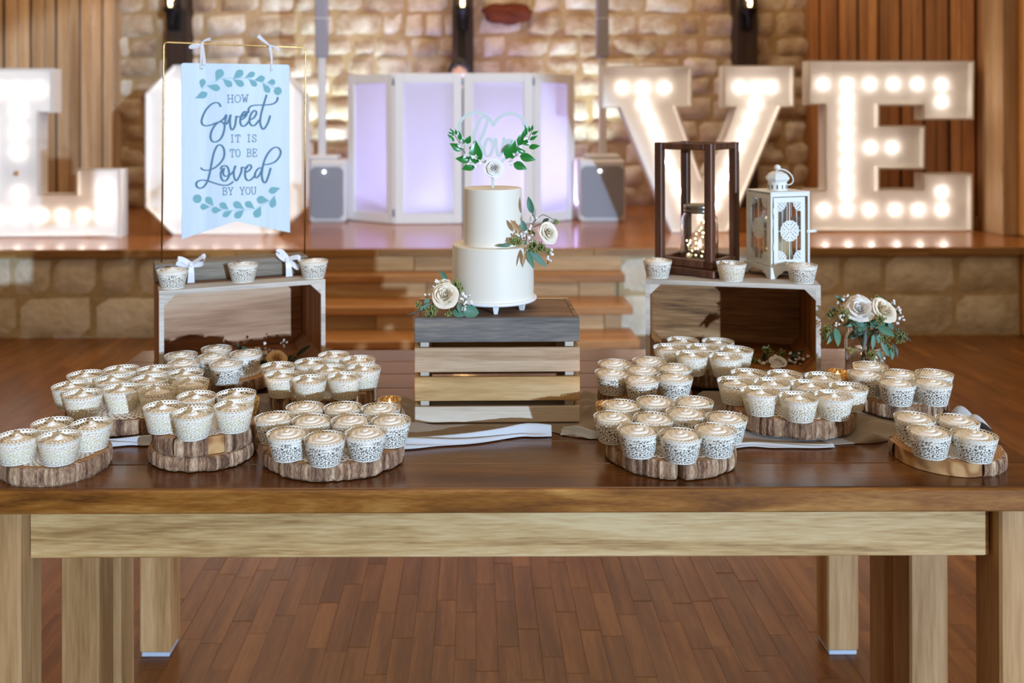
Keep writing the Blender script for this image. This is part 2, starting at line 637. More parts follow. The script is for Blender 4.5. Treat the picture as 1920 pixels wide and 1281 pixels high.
m, nt, b = new_mat('taupe_chiffon')
b.inputs['Base Color'].default_value = rgb('#8c7a66')
b.inputs['Roughness'].default_value = 0.8
b.inputs['Sheen Weight'].default_value = 0.3
M['cloth'] = m
M['hair'] = plain('dark_hair', '#1f1712', 0.6)
M['skin'] = plain('skin', '#c99a80', 0.5)
M['shirt'] = plain('dark_shirt', '#26262c', 0.8)
M['plug'] = plain('foot_pad', '#b9c4d2', 0.5)
# ================================================================ SETTING
rng = random.Random(11)
STZ = 0.559            # stage height
STY = 5.66             # stage nosing
BACKY = 8.2
XL_B, XR_B = -3.2, 2.99      # where the side walls meet the stone wall
XL_F, XR_F = -3.95, 3.69     # their front ends, at depth 6.3

# ---- floor with single planks
fl = struct('floor', MB().box(-7, 7, -3, STY + 0.06, -0.06, -0.006), M['floor_gap'])
planks = []
ROWW = 0.056
LENS = (0.22, 0.28, 0.34, 0.42)
r_ = random.Random(3)
x = -5.6
while x < 5.6:
    y = 1.4 - r_.random() * 0.3
    while y < STY:
        k = r_.randrange(4)
        planks.append((x + ROWW / 2, y, k))
        y += LENS[k] + 0.0012
    x += ROWW


def plank_view(p):
    x, y, k = p
    yy = max(y, 1.9)
    px, py = PX0 + x / yy * FPX, PY0 + CAMH / yy * FPX
    if not (-60 < px < 1980):
        return 0
    under = 330 < px < 1540 and 1050 < py < 1290
    left = px < 285 and py < 846 - 0.7 * px + 20
    right = px > 1600 and py < 660 + 0.62 * (px - 1600)
    return (1.0 / yy ** 3) * LENS[k] if (under or left or right) else 0


order = sorted(range(len(planks)), key=lambda i: -plank_view(planks[i]))
single = set(i for i in order[:295] if plank_view(planks[i]) > 0)
pm = []
for L_ in LENS:
    pm.append(MB().box(-ROWW / 2 + 0.0002, ROWW / 2 - 0.0002, 0, L_, -0.006, 0, c=0.0006).mesh('plank'))
rest = MB()
for i, (x, y, k) in enumerate(planks):
    dz = r_.uniform(-0.0006, 0.0004)
    if i in single:
        link('plank', pm[k], M['floor'], fl, (x, y, dz))
    else:
        rest.box(x - ROWW / 2 + 0.0002, x + ROWW / 2 - 0.0002, y, y + LENS[k], -0.006, dz)
tag(obj('plank', rest, M['floor'], fl), kind='stuff')

# ---- stage
st = struct('stage_floor', MB().box(-5.5, 5.5, STY + 0.05, 9.5, 0.0, STZ - 0.045), M['mortar2'], 'honey wooden stage floor with stone front')
mb = MB().box(-5.5, 5.5, STY, 9.5, STZ - 0.045, STZ, c=0.004)
obj('deck', mb, M['deck'], st)
x = -5.5
r_ = random.Random(5)
while x < 5.5:
    L_ = r_.uniform(0.35, 0.75)
    obj('fascia_board', MB().box(0.001, L_ - 0.001, -0.012, 0.03, 0, 0.047, c=0.002), M['fascia'], st, (x, STY, STZ - 0.05))
    x += L_


def rough_block(w, h, d, rg, amp, nx=5, nz=4, edge=0.02):
    """A stone: a slab w x h whose front (towards -Y) is cushioned and uneven."""
    mb = MB()
    s1, s2 = rg.random() * 50, rg.random() * 50
    cut = [rg.uniform(-edge, edge) for _ in range(8)]

    def fn(u, v):
        X, Z = w * u, h * v
        X += cut[0] * (1 - u) * (1 - v) + cut[1] * u * (1 - v) + cut[2] * (1 - u) * v + cut[3] * u * v
        Z += cut[4] * (1 - u) * (1 - v) + cut[5] * u * (1 - v) + cut[6] * (1 - u) * v + cut[7] * u * v
        e = min(u, 1 - u, v, 1 - v)
        bulge = d * (1 - math.exp(-e * 9))
        nn = amp * mnoise.noise(Vector((X * 6 + s1, Z * 6 + s2, 0)))
        return (X, -bulge + nn * min(1, e * 8), Z)
    mb.grid(fn, nx, nz, smooth=True)
    return mb


# stone face below the stage, left and right of the steps (two courses)
for nm, xa, xb in (('wall_stage_left', -5.2, -0.98), ('wall_stage_right', 0.90, 3.42)):
    wl = struct(nm, MB().box(xa, xb, STY + 0.035, STY + 0.06, 0, STZ - 0.05), M['mortar2'])
    for (z0, z1, off) in ((0.0, 0.262, 0.0), (0.268, STZ - 0.055, 0.17)):
        x = xa
        first = True
        while x < xb - 0.05:
            w = r_.uniform(0.24, 0.62)
            if first:
                w = 0.2 + off
                first = False
            w = min(w, xb - x)
            if xb - (x + w) < 0.12:
                w = xb - x
            obj('stone', rough_block(w - 0.018, z1 - z0 - 0.01, 0.022, r_, 0.02, 6, 4, 0.008), M['block'], wl, (x + 0.008, STY + 0.037, z0 + 0.004))
            x += w

# steps up to the stage
SX0, SX1 = -0.97, 0.915
for k, (zt, yf) in enumerate(((0.419, 5.525), (0.28, 5.26), (0.14, 5.03))):
    s_ = struct('stair_%d' % (k + 1), MB().box(SX0 + 0.05, SX1 - 0.06, yf + 0.04, STY + 0.03, zt - 0.14 + 0.001, zt - 0.05), M['riser'], 'wooden step up to the stage')
    obj('tread', MB().box(SX0, SX1, yf, yf + (0.30 if k else 0.17), zt - 0.05, zt, c=0.006), M['tread'], s_)
    x = SX0 + 0.05
    while x < SX1 - 0.07:
        w = min(r_.uniform(0.3, 0.75), SX1 - 0.06 - x)
        obj('riser_board', MB().box(x + 0.002, x + w - 0.002, yf + 0.025, yf + 0.045, zt - 0.139, zt - 0.051, c=0.002), M['riser'], s_)
        x += w
x = SX0
s_ = struct('stair_4', MB().box(SX0, SX1, STY + 0.02, STY + 0.045, 0.42, STZ - 0.05), M['riser'], 'wooden riser right under the stage edge')
while x < SX1 - 0.02:
    w = min(r_.uniform(0.3, 0.7), SX1 - x)
    obj('riser_board', MB().box(x + 0.002, x + w - 0.002, STY + 0.0, STY + 0.02, 0.42, STZ - 0.05, c=0.002), M['riser'], s_)
    x += w

# ---- rubble stone back wall
wb = struct('wall_back', MB().box(XL_B - 0.2, XR_B + 0.2, BACKY + 0.03, BACKY + 0.2, STZ, 3.2), M['mortar'])
z = STZ
r_ = random.Random(21)
cnt = 0
while z < 2.75:
    h = r_.uniform(0.17, 0.27)
    x = XL_B - r_.uniform(0, 0.2)
    while x < XR_B:
        w = r_.uniform(0.18, 0.52)
        g = r_.uniform(0.01, 0.03)
        hh = h - r_.uniform(0.008, 0.03)
        obj('stone', rough_block(w - g, hh, r_.uniform(0.025, 0.065), r_, 0.05, 6, 5, 0.02), M['stone'], wb,
            (x + g / 2, BACKY + 0.035, z + (h - hh) * r_.random()))
        x += w
        cnt += 1
    z += h
# the rust-red long stone beside the middle pillar
red = stone_mat('red_stone', ['#5a2308', '#7a3410', '#934a1c'])
p = atD(925, 48, BACKY - 0.02)
mb = MB()


def redfn(u, w):
    a, b_ = 2 * PI * u, PI * (w - 0.5)
    k = 1 + 0.22 * mnoise.noise(Vector((math.cos(a) * 2, math.sin(a) * 2, w * 3)))
    return (0.235 * k * math.cos(b_) * math.cos(a), 0.06 * k * math.sin(b_), 0.098 * k * math.cos(b_) * math.sin(a))


mb.grid(redfn, 28, 10, wrap=True)
p = atD(953, 26, BACKY - 0.04)
o = obj('stone', mb, red, wb, (p.x, BACKY - 0.03, p.z))
tag(o, 'rust red stone')

# ---- plank side walls that splay towards the hall
for nm, xb, xf, mt, nb in (('wall_left', XL_B, XL_F - 0.35, 'pine', 22), ('wall_right', XR_B, XR_F, 'cedar', 18)):
    yb, yf = BACKY + 0.05, (5.75 if nm == 'wall_left' else 6.3)
    dv = Vector((xf - xb, yf - yb, 0))
    Ln = dv.length
    ang = math.atan2(dv.y, dv.x)
    sgn = 1 if nm == 'wall_left' else -1
    w_ = struct(nm, MB().box(0, Ln, sgn * -0.06 if sgn > 0 else 0.0, 0.0 if sgn > 0 else 0.06, STZ, 3.3), M['gap'])
    w_.location = (xb, yb, 0)
    w_.rotation_euler = (0, 0, ang)
    bw = Ln / nb
    for k in range(nb):
        t = 0.026 if k % 2 else 0.014
        y0, y1 = (0.0, t) if sgn > 0 else (-t, 0.0)
        g = 0.007 if k % 2 else 0.010
        obj('board', MB().box(g, bw - g, y0, y1, STZ + 0.09, 3.3, c=0.004), M[mt], w_, (k * bw, 0, 0))
    y0, y1 = (0.0, 0.035) if sgn > 0 else (-0.035, 0.0)
    obj('baseboard', MB().box(0, Ln, y0, y1, STZ, STZ + 0.09, c=0.004), M[mt], w_)
    for ch in w_.children:
        pass
pR = atD(1871, 300, 6.22)
t1 = struct('trim_1', MB().box(pR.x, pR.x + 0.10, 6.16, 6.42, STZ, 3.3, c=0.006), M['pine'], 'pale pine trim post at the right end of the plank wall')
t2 = struct('trim_2', MB().box(pR.x + 0.10, pR.x + 0.42, 6.05, 6.5, STZ, 3.3, c=0.01), M['post'], 'broad wooden post at the right edge of the stage')
t3 = struct('trim_3', MB().box(3.43, 3.75, STY - 0.03, STY + 0.05, 0, STZ - 0.05, c=0.006), M['post'], 'wooden post ending the stone front under the stage')

# ---- dark wooden pillars with lantern sconces
PY_ = BACKY - 0.16
r_ = random.Random(4)
for i, px in enumerate((331, 868, 1401)):
    c = atD(px, 100, PY_)
    pl = struct('pillar_%d' % (i + 1), MB().box(c.x - 0.095, c.x + 0.095, PY_, BACKY + 0.05, STZ, 3.2, c=0.006), M['pillar'],
                'dark wooden post on the stone wall carrying a lantern')
    if i == 1:
        obj('conduit', MB().tube([(c.x - 0.01, PY_ - 0.015, STZ), (c.x - 0.01, PY_ - 0.015, 2.3)], 0.022, 8), M['iron'], pl)
    cx = c.x + (-0.012 if i != 1 else 0.0)
    zb = atD(px, 44, PY_).z
    T = thing('wall_sconce', ('black iron lantern sconce, lit, on the %s dark post' % ('left', 'middle', 'right')[i]), 'wall lamp', (cx, PY_ - 0.1, zb), 0, 'wall sconces')
    obj('bracket', MB().box(-0.05, 0.05, 0.075, 0.1, -0.06, 0.42, c=0.005).tube([(0, 0.08, 0.0), (0, 0.03, -0.03), (0, 0, 0.02)], 0.012, 6), M['iron'], T)
    obj('cup', MB().lathe([(0.0, -0.06), (0.014, -0.05), (0.02, 0.0), (0.03, 0.05), (0.065, 0.10), (0.075, 0.12), (0.07, 0.13), (0.0, 0.13)], 16), M['iron'], T)
    obj('glass_shade', MB().lathe([(0.055, 0.131), (0.072, 0.34), (0.068, 0.34), (0.051, 0.131)], 16, closed=True), M['glass'], T)
    obj('lamp', MB().ball((0, 0, 0.19), 0.032, 10, 8, sq=(1, 1, 1.5)), M['lampglass'], T)
    obj('cap', MB().lathe([(0.085, 0.345), (0.08, 0.36), (0.03, 0.44), (0.012, 0.47), (0.0, 0.49)], 16), M['iron'], T)
    light('sconce_bulb', 'POINT', (cx, PY_ - 0.17, zb + 0.22), 4, (1.0, 0.62, 0.26), size=0.04)

# ================================================================ MARQUEE LETTERS
def inset(poly, d):
    n = len(poly)
    out = []
    for i in range(n):
        p0, p1, p2 = Vector(poly[i - 1]), Vector(poly[i]), Vector(poly[(i + 1) % n])
        e1, e2 = (p1 - p0).normalized(), (p2 - p1).normalized()
        n1, n2 = Vector((-e1.y, e1.x)), Vector((-e2.y, e2.x))
        bis = (n1 + n2)
        bis.normalize()
        k = d / max(0.3, bis.dot(n1))
        out.append((p1.x + bis.x * k, p1.y + bis.y * k))
    return out


def area2(poly):
    return sum(poly[i - 1][0] * poly[i][1] - poly[i][0] * poly[i - 1][1] for i in range(len(poly)))


def marquee(label, px_outline, bulbs, D, holes=(), dim=()):
    """white marquee letter; outline and bulbs in photo pixels on the plane at depth D"""
    xs = [p[0] for p in px_outline]
    base = atD(sum(xs) / len(xs), 437, D)
    dep, rec = 0.13, 0.062
    T = thing('marquee_letter', label, 'sign letter', (base.x, D, STZ), 0, 'giant marquee letters')

    def loc(p):
        q = atD(p[0], p[1], D)
        return (q.x - base.x, q.z - STZ)
    outs = [[loc(p) for p in px_outline]]
    zmin = min(p[1] for p in outs[0])
    outs[0] = [(p[0], p[1] - zmin) for p in outs[0]]
    for h in holes:
        outs.append([(loc(p)[0], loc(p)[1] - zmin) for p in h])
    rim = MB()
    for k, poly in enumerate(outs):
        if (area2(poly) < 0) != (k > 0):
            poly = poly[::-1]
        inn = inset(poly, 0.013)
        n = len(poly)
        v = [(p[0], 0, p[1]) for p in poly] + [(p[0], 0, p[1]) for p in inn] + [(p[0], dep, p[1]) for p in poly] + [(p[0], rec, p[1]) for p in inn]
        f = []
        for i in range(n):
            j = (i + 1) % n
            f += [(i, j, n + j, n + i), (j, i, 2 * n + i, 2 * n + j), (n + i, n + j, 3 * n + j, 3 * n + i)]
        rim.add(v, f)
    obj('rim', rim, M['letterwhite'], T)
    pan = MB()
    if len(outs) == 1:
        poly = outs[0]
        if area2(poly) < 0:
            poly = poly[::-1]
        pan.prism(inset(poly, 0.004), rec - 0.006, rec + 0.01)
    else:
        o_, h_ = outs
        if (area2(o_) < 0):
            o_ = o_[::-1]
        if (area2(h_) < 0):
            h_ = h_[::-1]
        o_ = inset(o_, 0.004)
        h_ = inset(h_, -0.004)
        n = len(o_)
        v = [(p[0], y, p[1]) for y in (rec - 0.006, rec + 0.01) for q in (o_, h_) for p in q]
        f = []
        for i in range(n):
            j = (i + 1) % n
            f += [(i, j, n + j, n + i), (2 * n + j, 2 * n + i, 3 * n + i, 3 * n + j)]
        pan.add(v, f)
    obj('back_panel', pan, M['letterwhite'], T)
    bm_ = marquee.bulb_mesh
    for q, p in enumerate(bulbs):
        a = loc(p)
        o = link('bulb', bm_ if q not in dim else marquee.dead_mesh, M['bulb'] if q not in dim else M['bulb_off'], T, (a[0], rec - 0.006, a[1] - zmin))
        s = marquee.sock
        link('socket', s, M['letterwhite'], o)
    return T


def bulb_profile():
    return MB().lathe([(0.0, 0.046), (0.012, 0.044), (0.019, 0.034), (0.02, 0.026), (0.014, 0.014), (0.009, 0.01)], 10)


RX = Matrix.Rotation(PI / 2, 4, 'X')
mbb = MB()
mbb.lathe([(0.0, 0.046), (0.012, 0.044), (0.019, 0.034), (0.02, 0.026), (0.014, 0.014), (0.009, 0.01)], 10, M=RX)
marquee.bulb_mesh = mbb.mesh('bulb')
marquee.dead_mesh = mbb.mesh('bulb')
marquee.sock = MB().lathe([(0.013, 0.0), (0.011, 0.012), (0.0, 0.012)], 8, M=RX).mesh('socket')

cE = lambda x, y: (1480 + x / 2.668, y / 2.668)
E_out = [cE(*p) for p in ((98, 315), (926, 315), (922, 610), (670, 610), (670, 540), (452, 540), (452, 640), (680, 640), (678, 857), (452, 857), (452, 958), (670, 958), (670, 880), (918, 880), (918, 1170), (98, 1170), (98, 962), (180, 962), (180, 535), (98, 535))]
E_b = [cE(*p) for p in ((183, 430), (305, 430), (420, 430), (540, 430), (660, 430), (783, 432), (783, 520), (305, 510), (305, 585), (305, 665), (305, 745), (305, 825), (305, 905), (305, 980), (425, 750), (535, 750), (188, 1065), (305, 1065), (420, 1065), (548, 1065), (665, 1065), (785, 1065), (785, 975))]
marquee('white light-bulb letter E by the right plank wall', E_out, E_b, 6.39)
cV = lambda x, y: (1100 + x / 3.767, y / 3.767)
V_out = [cV(*p) for p in ((115, 470), (745, 468), (745, 762), (640, 764), (812, 1250), (975, 960), (1048, 764), (968, 762), (968, 466), (1468, 465), (1468, 760), (1375, 764), (1003, 1648), (600, 1648), (235, 766), (113, 766))]
V_b = [cV(*p) for p in ((262, 620), (407, 620), (560, 620), (412, 740), (455, 843), (497, 943), (540, 1045), (583, 1148), (626, 1252), (670, 1356), (715, 1460), (1095, 615), (1212, 615), (1325, 615), (1215, 735), (1172, 838), (1128, 942), (1085, 1046), (1042, 1150), (998, 1254), (954, 1358), (905, 1460), (808, 1545))]
marquee('white light-bulb letter V behind the brown lantern', V_out, V_b, 6.36)
O_out = [(272, 178), (325, 124), (520, 124), (574, 178), (574, 392), (522, 443), (325, 443), (272, 392)]
O_in = [(371, 248), (395, 224), (450, 224), (474, 248), (474, 322), (450, 345), (395, 345), (371, 322)]
O_b = [(322, y) for y in (172, 210, 247, 285, 321, 357, 394)] + [(524, y) for y in (172, 210, 247, 285, 321, 357, 394)] + [(x_, y) for y in (172, 394) for x_ in (363, 403, 443, 483)]
marquee('white octagonal light-bulb letter O behind the hanging sign', O_out, O_b, 6.32, [O_in])
L_out = [(-45, 127), (99, 127), (99, 210), (73, 210), (73, 363), (142, 363), (142, 316), (226, 316), (226, 444), (-45, 444), (-45, 363), (-17, 363), (-17, 210), (-45, 210)]
cL = lambda x, y: (x / 2.669, y / 2.669)
L_b = [cL(*p) for p in ((70, 445), (172, 445), (-32, 445), (70, 550), (70, 655), (70, 760), (72, 866), (76, 970), (75, 1080), (-30, 1080), (187, 1080), (292, 1080), (400, 1080), (507, 1080), (507, 1000), (507, 930))]
marquee('white light-bulb letter L by the left plank wall', L_out, L_b, 6.22, dim=(6,))

# ================================================================ COLUMN SPEAKERS
def speaker(px0, px1, pole_px, label, D=7.0):
    a, b_ = atD(px0, 418, D), atD(px1, 418, D)
    w = b_.x - a.x
    h = 0.485
    T = thing('column_speaker', label, 'speaker', ((a.x + b_.x) / 2, D, STZ), 0, 'white column speakers')
    hw = w / 2
    mb = MB().box(-hw, hw, 0.012, 0.40, 0.0, h, c=0.02)
    obj('subwoofer', mb, M['spkwhite'], T)
    ch = 0.03
    gx, g0, g1 = hw - 0.018, 0.035, h - 0.05
    ol = [(-gx + ch, g0), (gx - ch, g0), (gx, g0 + ch), (gx, g1 - ch), (gx - ch, g1), (-gx + ch, g1), (-gx, g1 - ch), (-gx, g0 + ch)]
    obj('grille', MB().prism(ol, 0.0, 0.014), M['grille'], T)
    ex = -0.02
    obj('status_light', MB().ball((ex, -0.003, h - 0.088), 0.011, 8, 6), M['led'], T)
    obj('badge', MB().box(ex - 0.02, ex + 0.02, -0.003, 0.001, h - 0.15, h - 0.108, c=0.001), M['column'], T)
    px = atD(pole_px, 300, D + 0.14).x - T.location.x
    obj('mount_plate', MB().box(px - 0.13, px + 0.13, 0.06, 0.3, h, h + 0.035, c=0.012), M['spkwhite'], T)
    zt = atD(pole_px, 108, D + 0.14).z - STZ
    obj('pole', MB().box(px - 0.029, px + 0.029, 0.11, 0.17, h + 0.03, zt + 0.01, c=0.008), M['spkwhite'], T)
    ar = obj('array_column', MB().box(px - 0.046, px + 0.046, 0.09, 0.2, zt, zt + 0.95, c=0.008), M['column'], T)
    zj = atD(pole_px, 36, D + 0.14).z - STZ
    obj('joint', MB().box(px - 0.0475, px + 0.0475, 0.0885, 0.19, zj, zj + 0.006), M['spkwhite'], ar)
    return T


speaker(578, 648, 604, 'white column speaker between the letter O and the white screen')
speaker(1086, 1174, 1130, 'white column speaker between the white screen and the letter V')

# ================================================================ DJ FACADE
hp = [(651, 7.2), (738, 6.9), (868, 6.92), (1001, 6.9), (1079, 7.17)]
HP = [(atD(px, 300, D).x, D) for px, D in hp]
base = Vector((HP[2][0], 6.92, STZ))
T = thing('folding_screen', 'white four-panel folding screen with purple backlit fabric in front of the disc jockey', 'screen', base)
FH = 1.147
for i in range(4):
    a, b_ = Vector((*HP[i], 0)), Vector((*HP[i + 1], 0))
    dv = b_ - a
    w = dv.length - 0.012
    ang = math.atan2(dv.y, dv.x)
    dx = dv.normalized() * 0.006
    s, t = 0.07, 0.032
    mb = MB().box(0, s, 0, t, 0, FH, c=0.004).box(w - s, w, 0, t, 0, FH, c=0.004).box(s, w - s, 0, t, 0, 0.075, c=0.003).box(s, w - s, 0, t, FH - 0.075, FH, c=0.003)
    pn = obj('panel_frame', mb, M['white'], T, (a.x + dx.x - base.x, a.y + dx.y - base.y, 0.004), (0, 0, ang))
    obj('fabric', MB().box(s - 0.002, w - s + 0.002, 0.016, 0.0165, 0.073, FH - 0.073), M['scrim'], pn)
    if i < 3:
        q = b_ - base
        for hz in (0.06, 1.06):
            obj('hinge', MB().tube([(q.x, q.y + 0.006, hz), (q.x, q.y + 0.006, hz + 0.055)], 0.009, 8), M['hinge'], T)

# light bars on the stage behind the screen
for i, (px, D, en, colr) in enumerate(((695, 7.32, 4.6, (0.50, 0.42, 1.0)), (805, 7.06, 29, (0.50, 0.54, 1.0)), (935, 7.06, 27, (0.54, 0.52, 1.0)), (1038, 7.32, 8, (0.48, 0.42, 1.0)))):
    p = atD(px, 380, D)
    T2 = thing('light_bar', 'low LED light bar on the stage glowing behind the %s screen panel' % ('far left', 'left middle', 'right middle', 'far right')[i], 'stage light',
               (p.x, D, STZ), 0, 'light bars behind the folding screen')
    obj('housing', MB().box(-0.15, 0.15, -0.035, 0.035, 0.03, 0.095, c=0.006), M['black'], T2)
    obj('foot', MB().box(-0.13, -0.11, -0.06, 0.06, 0.0, 0.03, c=0.003), M['black'], T2)
    obj('foot', MB().box(0.11, 0.13, -0.06, 0.06, 0.0, 0.03, c=0.003), M['black'], T2)
    for q in range(4):
        obj('lens', MB().ball((-0.115 + q * 0.077, -0.008, 0.097), 0.014, 8, 5, sq=(1, 1, 0.6)), M['parled'], T2)
    light('bar_beam', 'AREA', (p.x, D - 0.02, STZ + 0.125), en, colr, (p.x, D - 0.16, STZ + 0.52), size=0.26, size_y=0.03)

# ================================================================ DISC JOCKEY
def skin(name, joints, edges, mats, parent, sub=2, root=0):
    me = bpy.data.meshes.new(name)
    me.from_pydata([j[0] for j in joints], edges, [])
    o = link(name, me, mats, parent)
    md = o.modifiers.new('skin', 'SKIN')
    md.use_smooth_shade = True
    for i, j in enumerate(joints):
        r = j[1]
        me.skin_vertices[0].data[i].radius = (r, r) if not isinstance(r, tuple) else r
        me.skin_vertices[0].data[i].use_root = (i == root)
    sd = o.modifiers.new('sub', 'SUBSURF')
    sd.levels = sd.render_levels = sub
    return o


pc = atD(861, 122, 7.75)
T = thing('person', 'person with short dark hair seated behind the white folding screen, only the head top showing', 'person', (pc.x, 7.75, STZ), 0)
zs = 0.46
J = [((0, 0.02, zs + 0.07), (0.15, 0.11)), ((0, 0.03, zs + 0.30), (0.14, 0.10)), ((0, 0.03, zs + 0.46), (0.15, 0.09)), ((0, 0.01, zs + 0.545), 0.055), ((0, -0.01, zs + 0.61), 0.05),
     ((0.17, 0.03, zs + 0.47), 0.06), ((0.22, -0.02, zs + 0.21), 0.045), ((0.16, -0.25, zs + 0.17), 0.035), ((-0.17, 0.03, zs + 0.47), 0.06), ((-0.22, -0.02, zs + 0.21), 0.045), ((-0.16, -0.25, zs + 0.17), 0.035),
     ((0.10, -0.03, zs + 0.06), 0.085), ((0.12, -0.40, zs + 0.06), 0.06), ((0.12, -0.38, 0.07), 0.04), ((0.12, -0.47, 0.035), 0.035),
     ((-0.10, -0.03, zs + 0.06), 0.085), ((-0.12, -0.40, zs + 0.06), 0.06), ((-0.12, -0.38, 0.07), 0.04), ((-0.12, -0.47, 0.035), 0.035)]
E_ = [(0, 1), (1, 2), (2, 3), (3, 4), (2, 5), (5, 6), (6, 7), (2, 8), (8, 9), (9, 10), (0, 11), (11, 12), (12, 13), (13, 14), (0, 15), (15, 16), (16, 17), (17, 18)]
skin('body', J, E_, M['shirt'], T, 2)
hd = MB()


def headfn(u, w):
    a, b_ = 2 * PI * u, PI * (w - 0.5)
    X = 0.075 * math.cos(b_) * math.cos(a)
    Y = 0.096 * math.cos(b_) * math.sin(a)
    Z = 0.118 * math.sin(b_)
    if Z < 0:
        X *= 1 + Z * 2.2
        Y *= 1 + Z * 1.2
    if Y < 0 and abs(X) < 0.02 and -0.03 < Z < 0.02:
        Y -= 0.018 * (1 - abs(X) / 0.02)
    return (X, Y - 0.02, zs + 0.70 + Z)


hd.grid(headfn, 28, 20, wrap=True)
h_ = obj('head', hd, M['skin'], T)
for s in (-1, 1):
    obj('ear', MB().ball((s * 0.077, 0.0, zs + 0.70), 0.028, 8, 6, sq=(0.35, 0.7, 1)), M['skin'], h_)
    obj('eye', MB().ball((s * 0.03, -0.105, zs + 0.715), 0.011, 8, 6), M['white'], h_)
obj('mouth', MB().ball((0, -0.108, zs + 0.645), 0.02, 8, 6, sq=(1, 0.25, 0.3)), plain('lips', '#a5625a', 0.5), h_)
hr = MB()
for k in range(60):
    a, t = rng.uniform(0, 2 * PI), rng.uniform(0.15, 1)
    b_ = math.asin(t)
    if math.sin(a) < -0.3 and t < 0.62:
        continue
    hr.ball((0.075 * math.cos(b_) * math.cos(a), 0.098 * math.cos(b_) * math.sin(a) - 0.015, zs + 0.715 + 0.118 * t), 0.03, 7, 5)
obj('hair', hr, M['hair'], h_)
for s in (-1, 1):
    hn = MB()
    hx = s * 0.15
    hn.ball((hx, -0.31, zs + 0.165), 0.042, 10, 7, sq=(0.85, 1.2, 0.45))
    for q in range(4):
        fx = hx + (q - 1.5) * 0.017
        ln = (0.06, 0.07, 0.066, 0.052)[q]
        hn.tube([(fx, -0.345, zs + 0.168), (fx, -0.345 - ln * 0.55, zs + 0.165), (fx, -0.345 - ln, zs + 0.145)], [0.009, 0.008, 0.006], 6)
    hn.tube([(hx - s * 0.03, -0.30, zs + 0.165), (hx - s * 0.052, -0.33, zs + 0.16), (hx - s * 0.055, -0.36, zs + 0.155)], [0.011, 0.01, 0.008], 6)
    obj('hand', hn, M['skin'], T)
T = thing('stool', 'black round stool under the seated person behind the screen', 'stool', (pc.x, 7.77, STZ), 0)
obj('seat', MB().lathe([(0, zs - 0.065), (0.17, zs - 0.065), (0.18, zs - 0.05), (0.17, zs - 0.035), (0, zs - 0.035)], 24), M['black'], T)
for k in range(4):
    a = PI / 4 + k * PI / 2
    obj('leg', MB().tube([(0.1 * math.cos(a), 0.1 * math.sin(a), zs - 0.065), (0.19 * math.cos(a), 0.19 * math.sin(a), 0.0)], 0.013, 8), M['black'], T)
# ================================================================ TABLES
TZ = 0.76
TXL, TXR = -0.896, 1.014
LI0, LI1, LW = -0.786, 0.9038, 0.08


def table(name, label, y0, y1, fl0, fl1, topmat, edge):
    T = thing(name, label, 'table', (0, 0, 0))
    n = 4
    d = (y1 - y0) / n
    for k in range(n):
        m_ = M[edge] if (k == 0 and edge) else M[topmat]
        if k == 0 and edge:
            # front board: dark top, figured front edge
            mb = MB().box(TXL, TXR, y0 + 0.006, y0 + d - 0.0006, TZ - 0.039, TZ, c=0.003)
            obj('tabletop_board', mb, M[topmat], T)
            obj('edge_strip', MB().box(TXL, TXR, y0, y0 + 0.012, TZ - 0.041, TZ - 0.0015, c=0.003), M[edge], T)
        else:
            obj('tabletop_board', MB().box(TXL, TXR, y0 + k * d + 0.0006, y0 + (k + 1) * d - 0.0006, TZ - 0.04, TZ, c=0.0015), M[topmat], T)
    zt = TZ - 0.0405
    for (xa, xb) in ((LI0 - LW, LI0), (LI1, LI1 + LW)):
        for yf in (fl0, fl1):
            lg = obj('leg', MB().box(xa, xb, yf, yf + LW, 0.012, zt, c=0.004), M['leg'], T)
            obj('foot_pad', MB().box(xa + 0.004, xb - 0.004, yf + 0.004, yf + LW - 0.004, 0.0, 0.012, c=0.002), M['plug'], lg)
    zb = 0.618
    obj('apron', MB().box(LI0 + 0.004, LI1 - 0.004, fl0 + 0.026, fl0 + 0.05, zb, zt, c=0.002), M['apron'], T)
    obj('apron', MB().box(LI0 + 0.004, LI1 - 0.004, fl1 + 0.026, fl1 + 0.05, zb, zt, c=0.002), M['apron'], T)
    for xa in (LI0 - 0.055, LI1 + 0.03):
        obj('apron', MB().box(xa, xa + 0.024, fl0 + LW + 0.002, fl1 - 0.002, zb, zt, c=0.002), M['apron'], T)
    return T


table('farm_table', 'long stained farm table with pale legs, nearest the camera, under the front cupcakes', 1.533, 1.986, 1.563, 1.888, 'tabletop', 'tableedge')
table('farm_table', 'second long farm table, set behind the front one under the side crates', 1.990, 2.445, 2.005, 2.33, 'tabletop2', None)

# ================================================================ LACE (cut paper)
def seg_dist(X, Y, pts):
    d = np.full(X.shape, 9.0)
    for (x0, y0), (x1, y1) in zip(pts[:-1], pts[1:]):
        vx, vy = x1 - x0, y1 - y0
        t = np.clip(((X - x0) * vx + (Y - y0) * vy) / (vx * vx + vy * vy + 1e-9), 0, 1)
        d = np.minimum(d, np.hypot(X - x0 - t * vx, Y - y0 - t * vy))
    return d


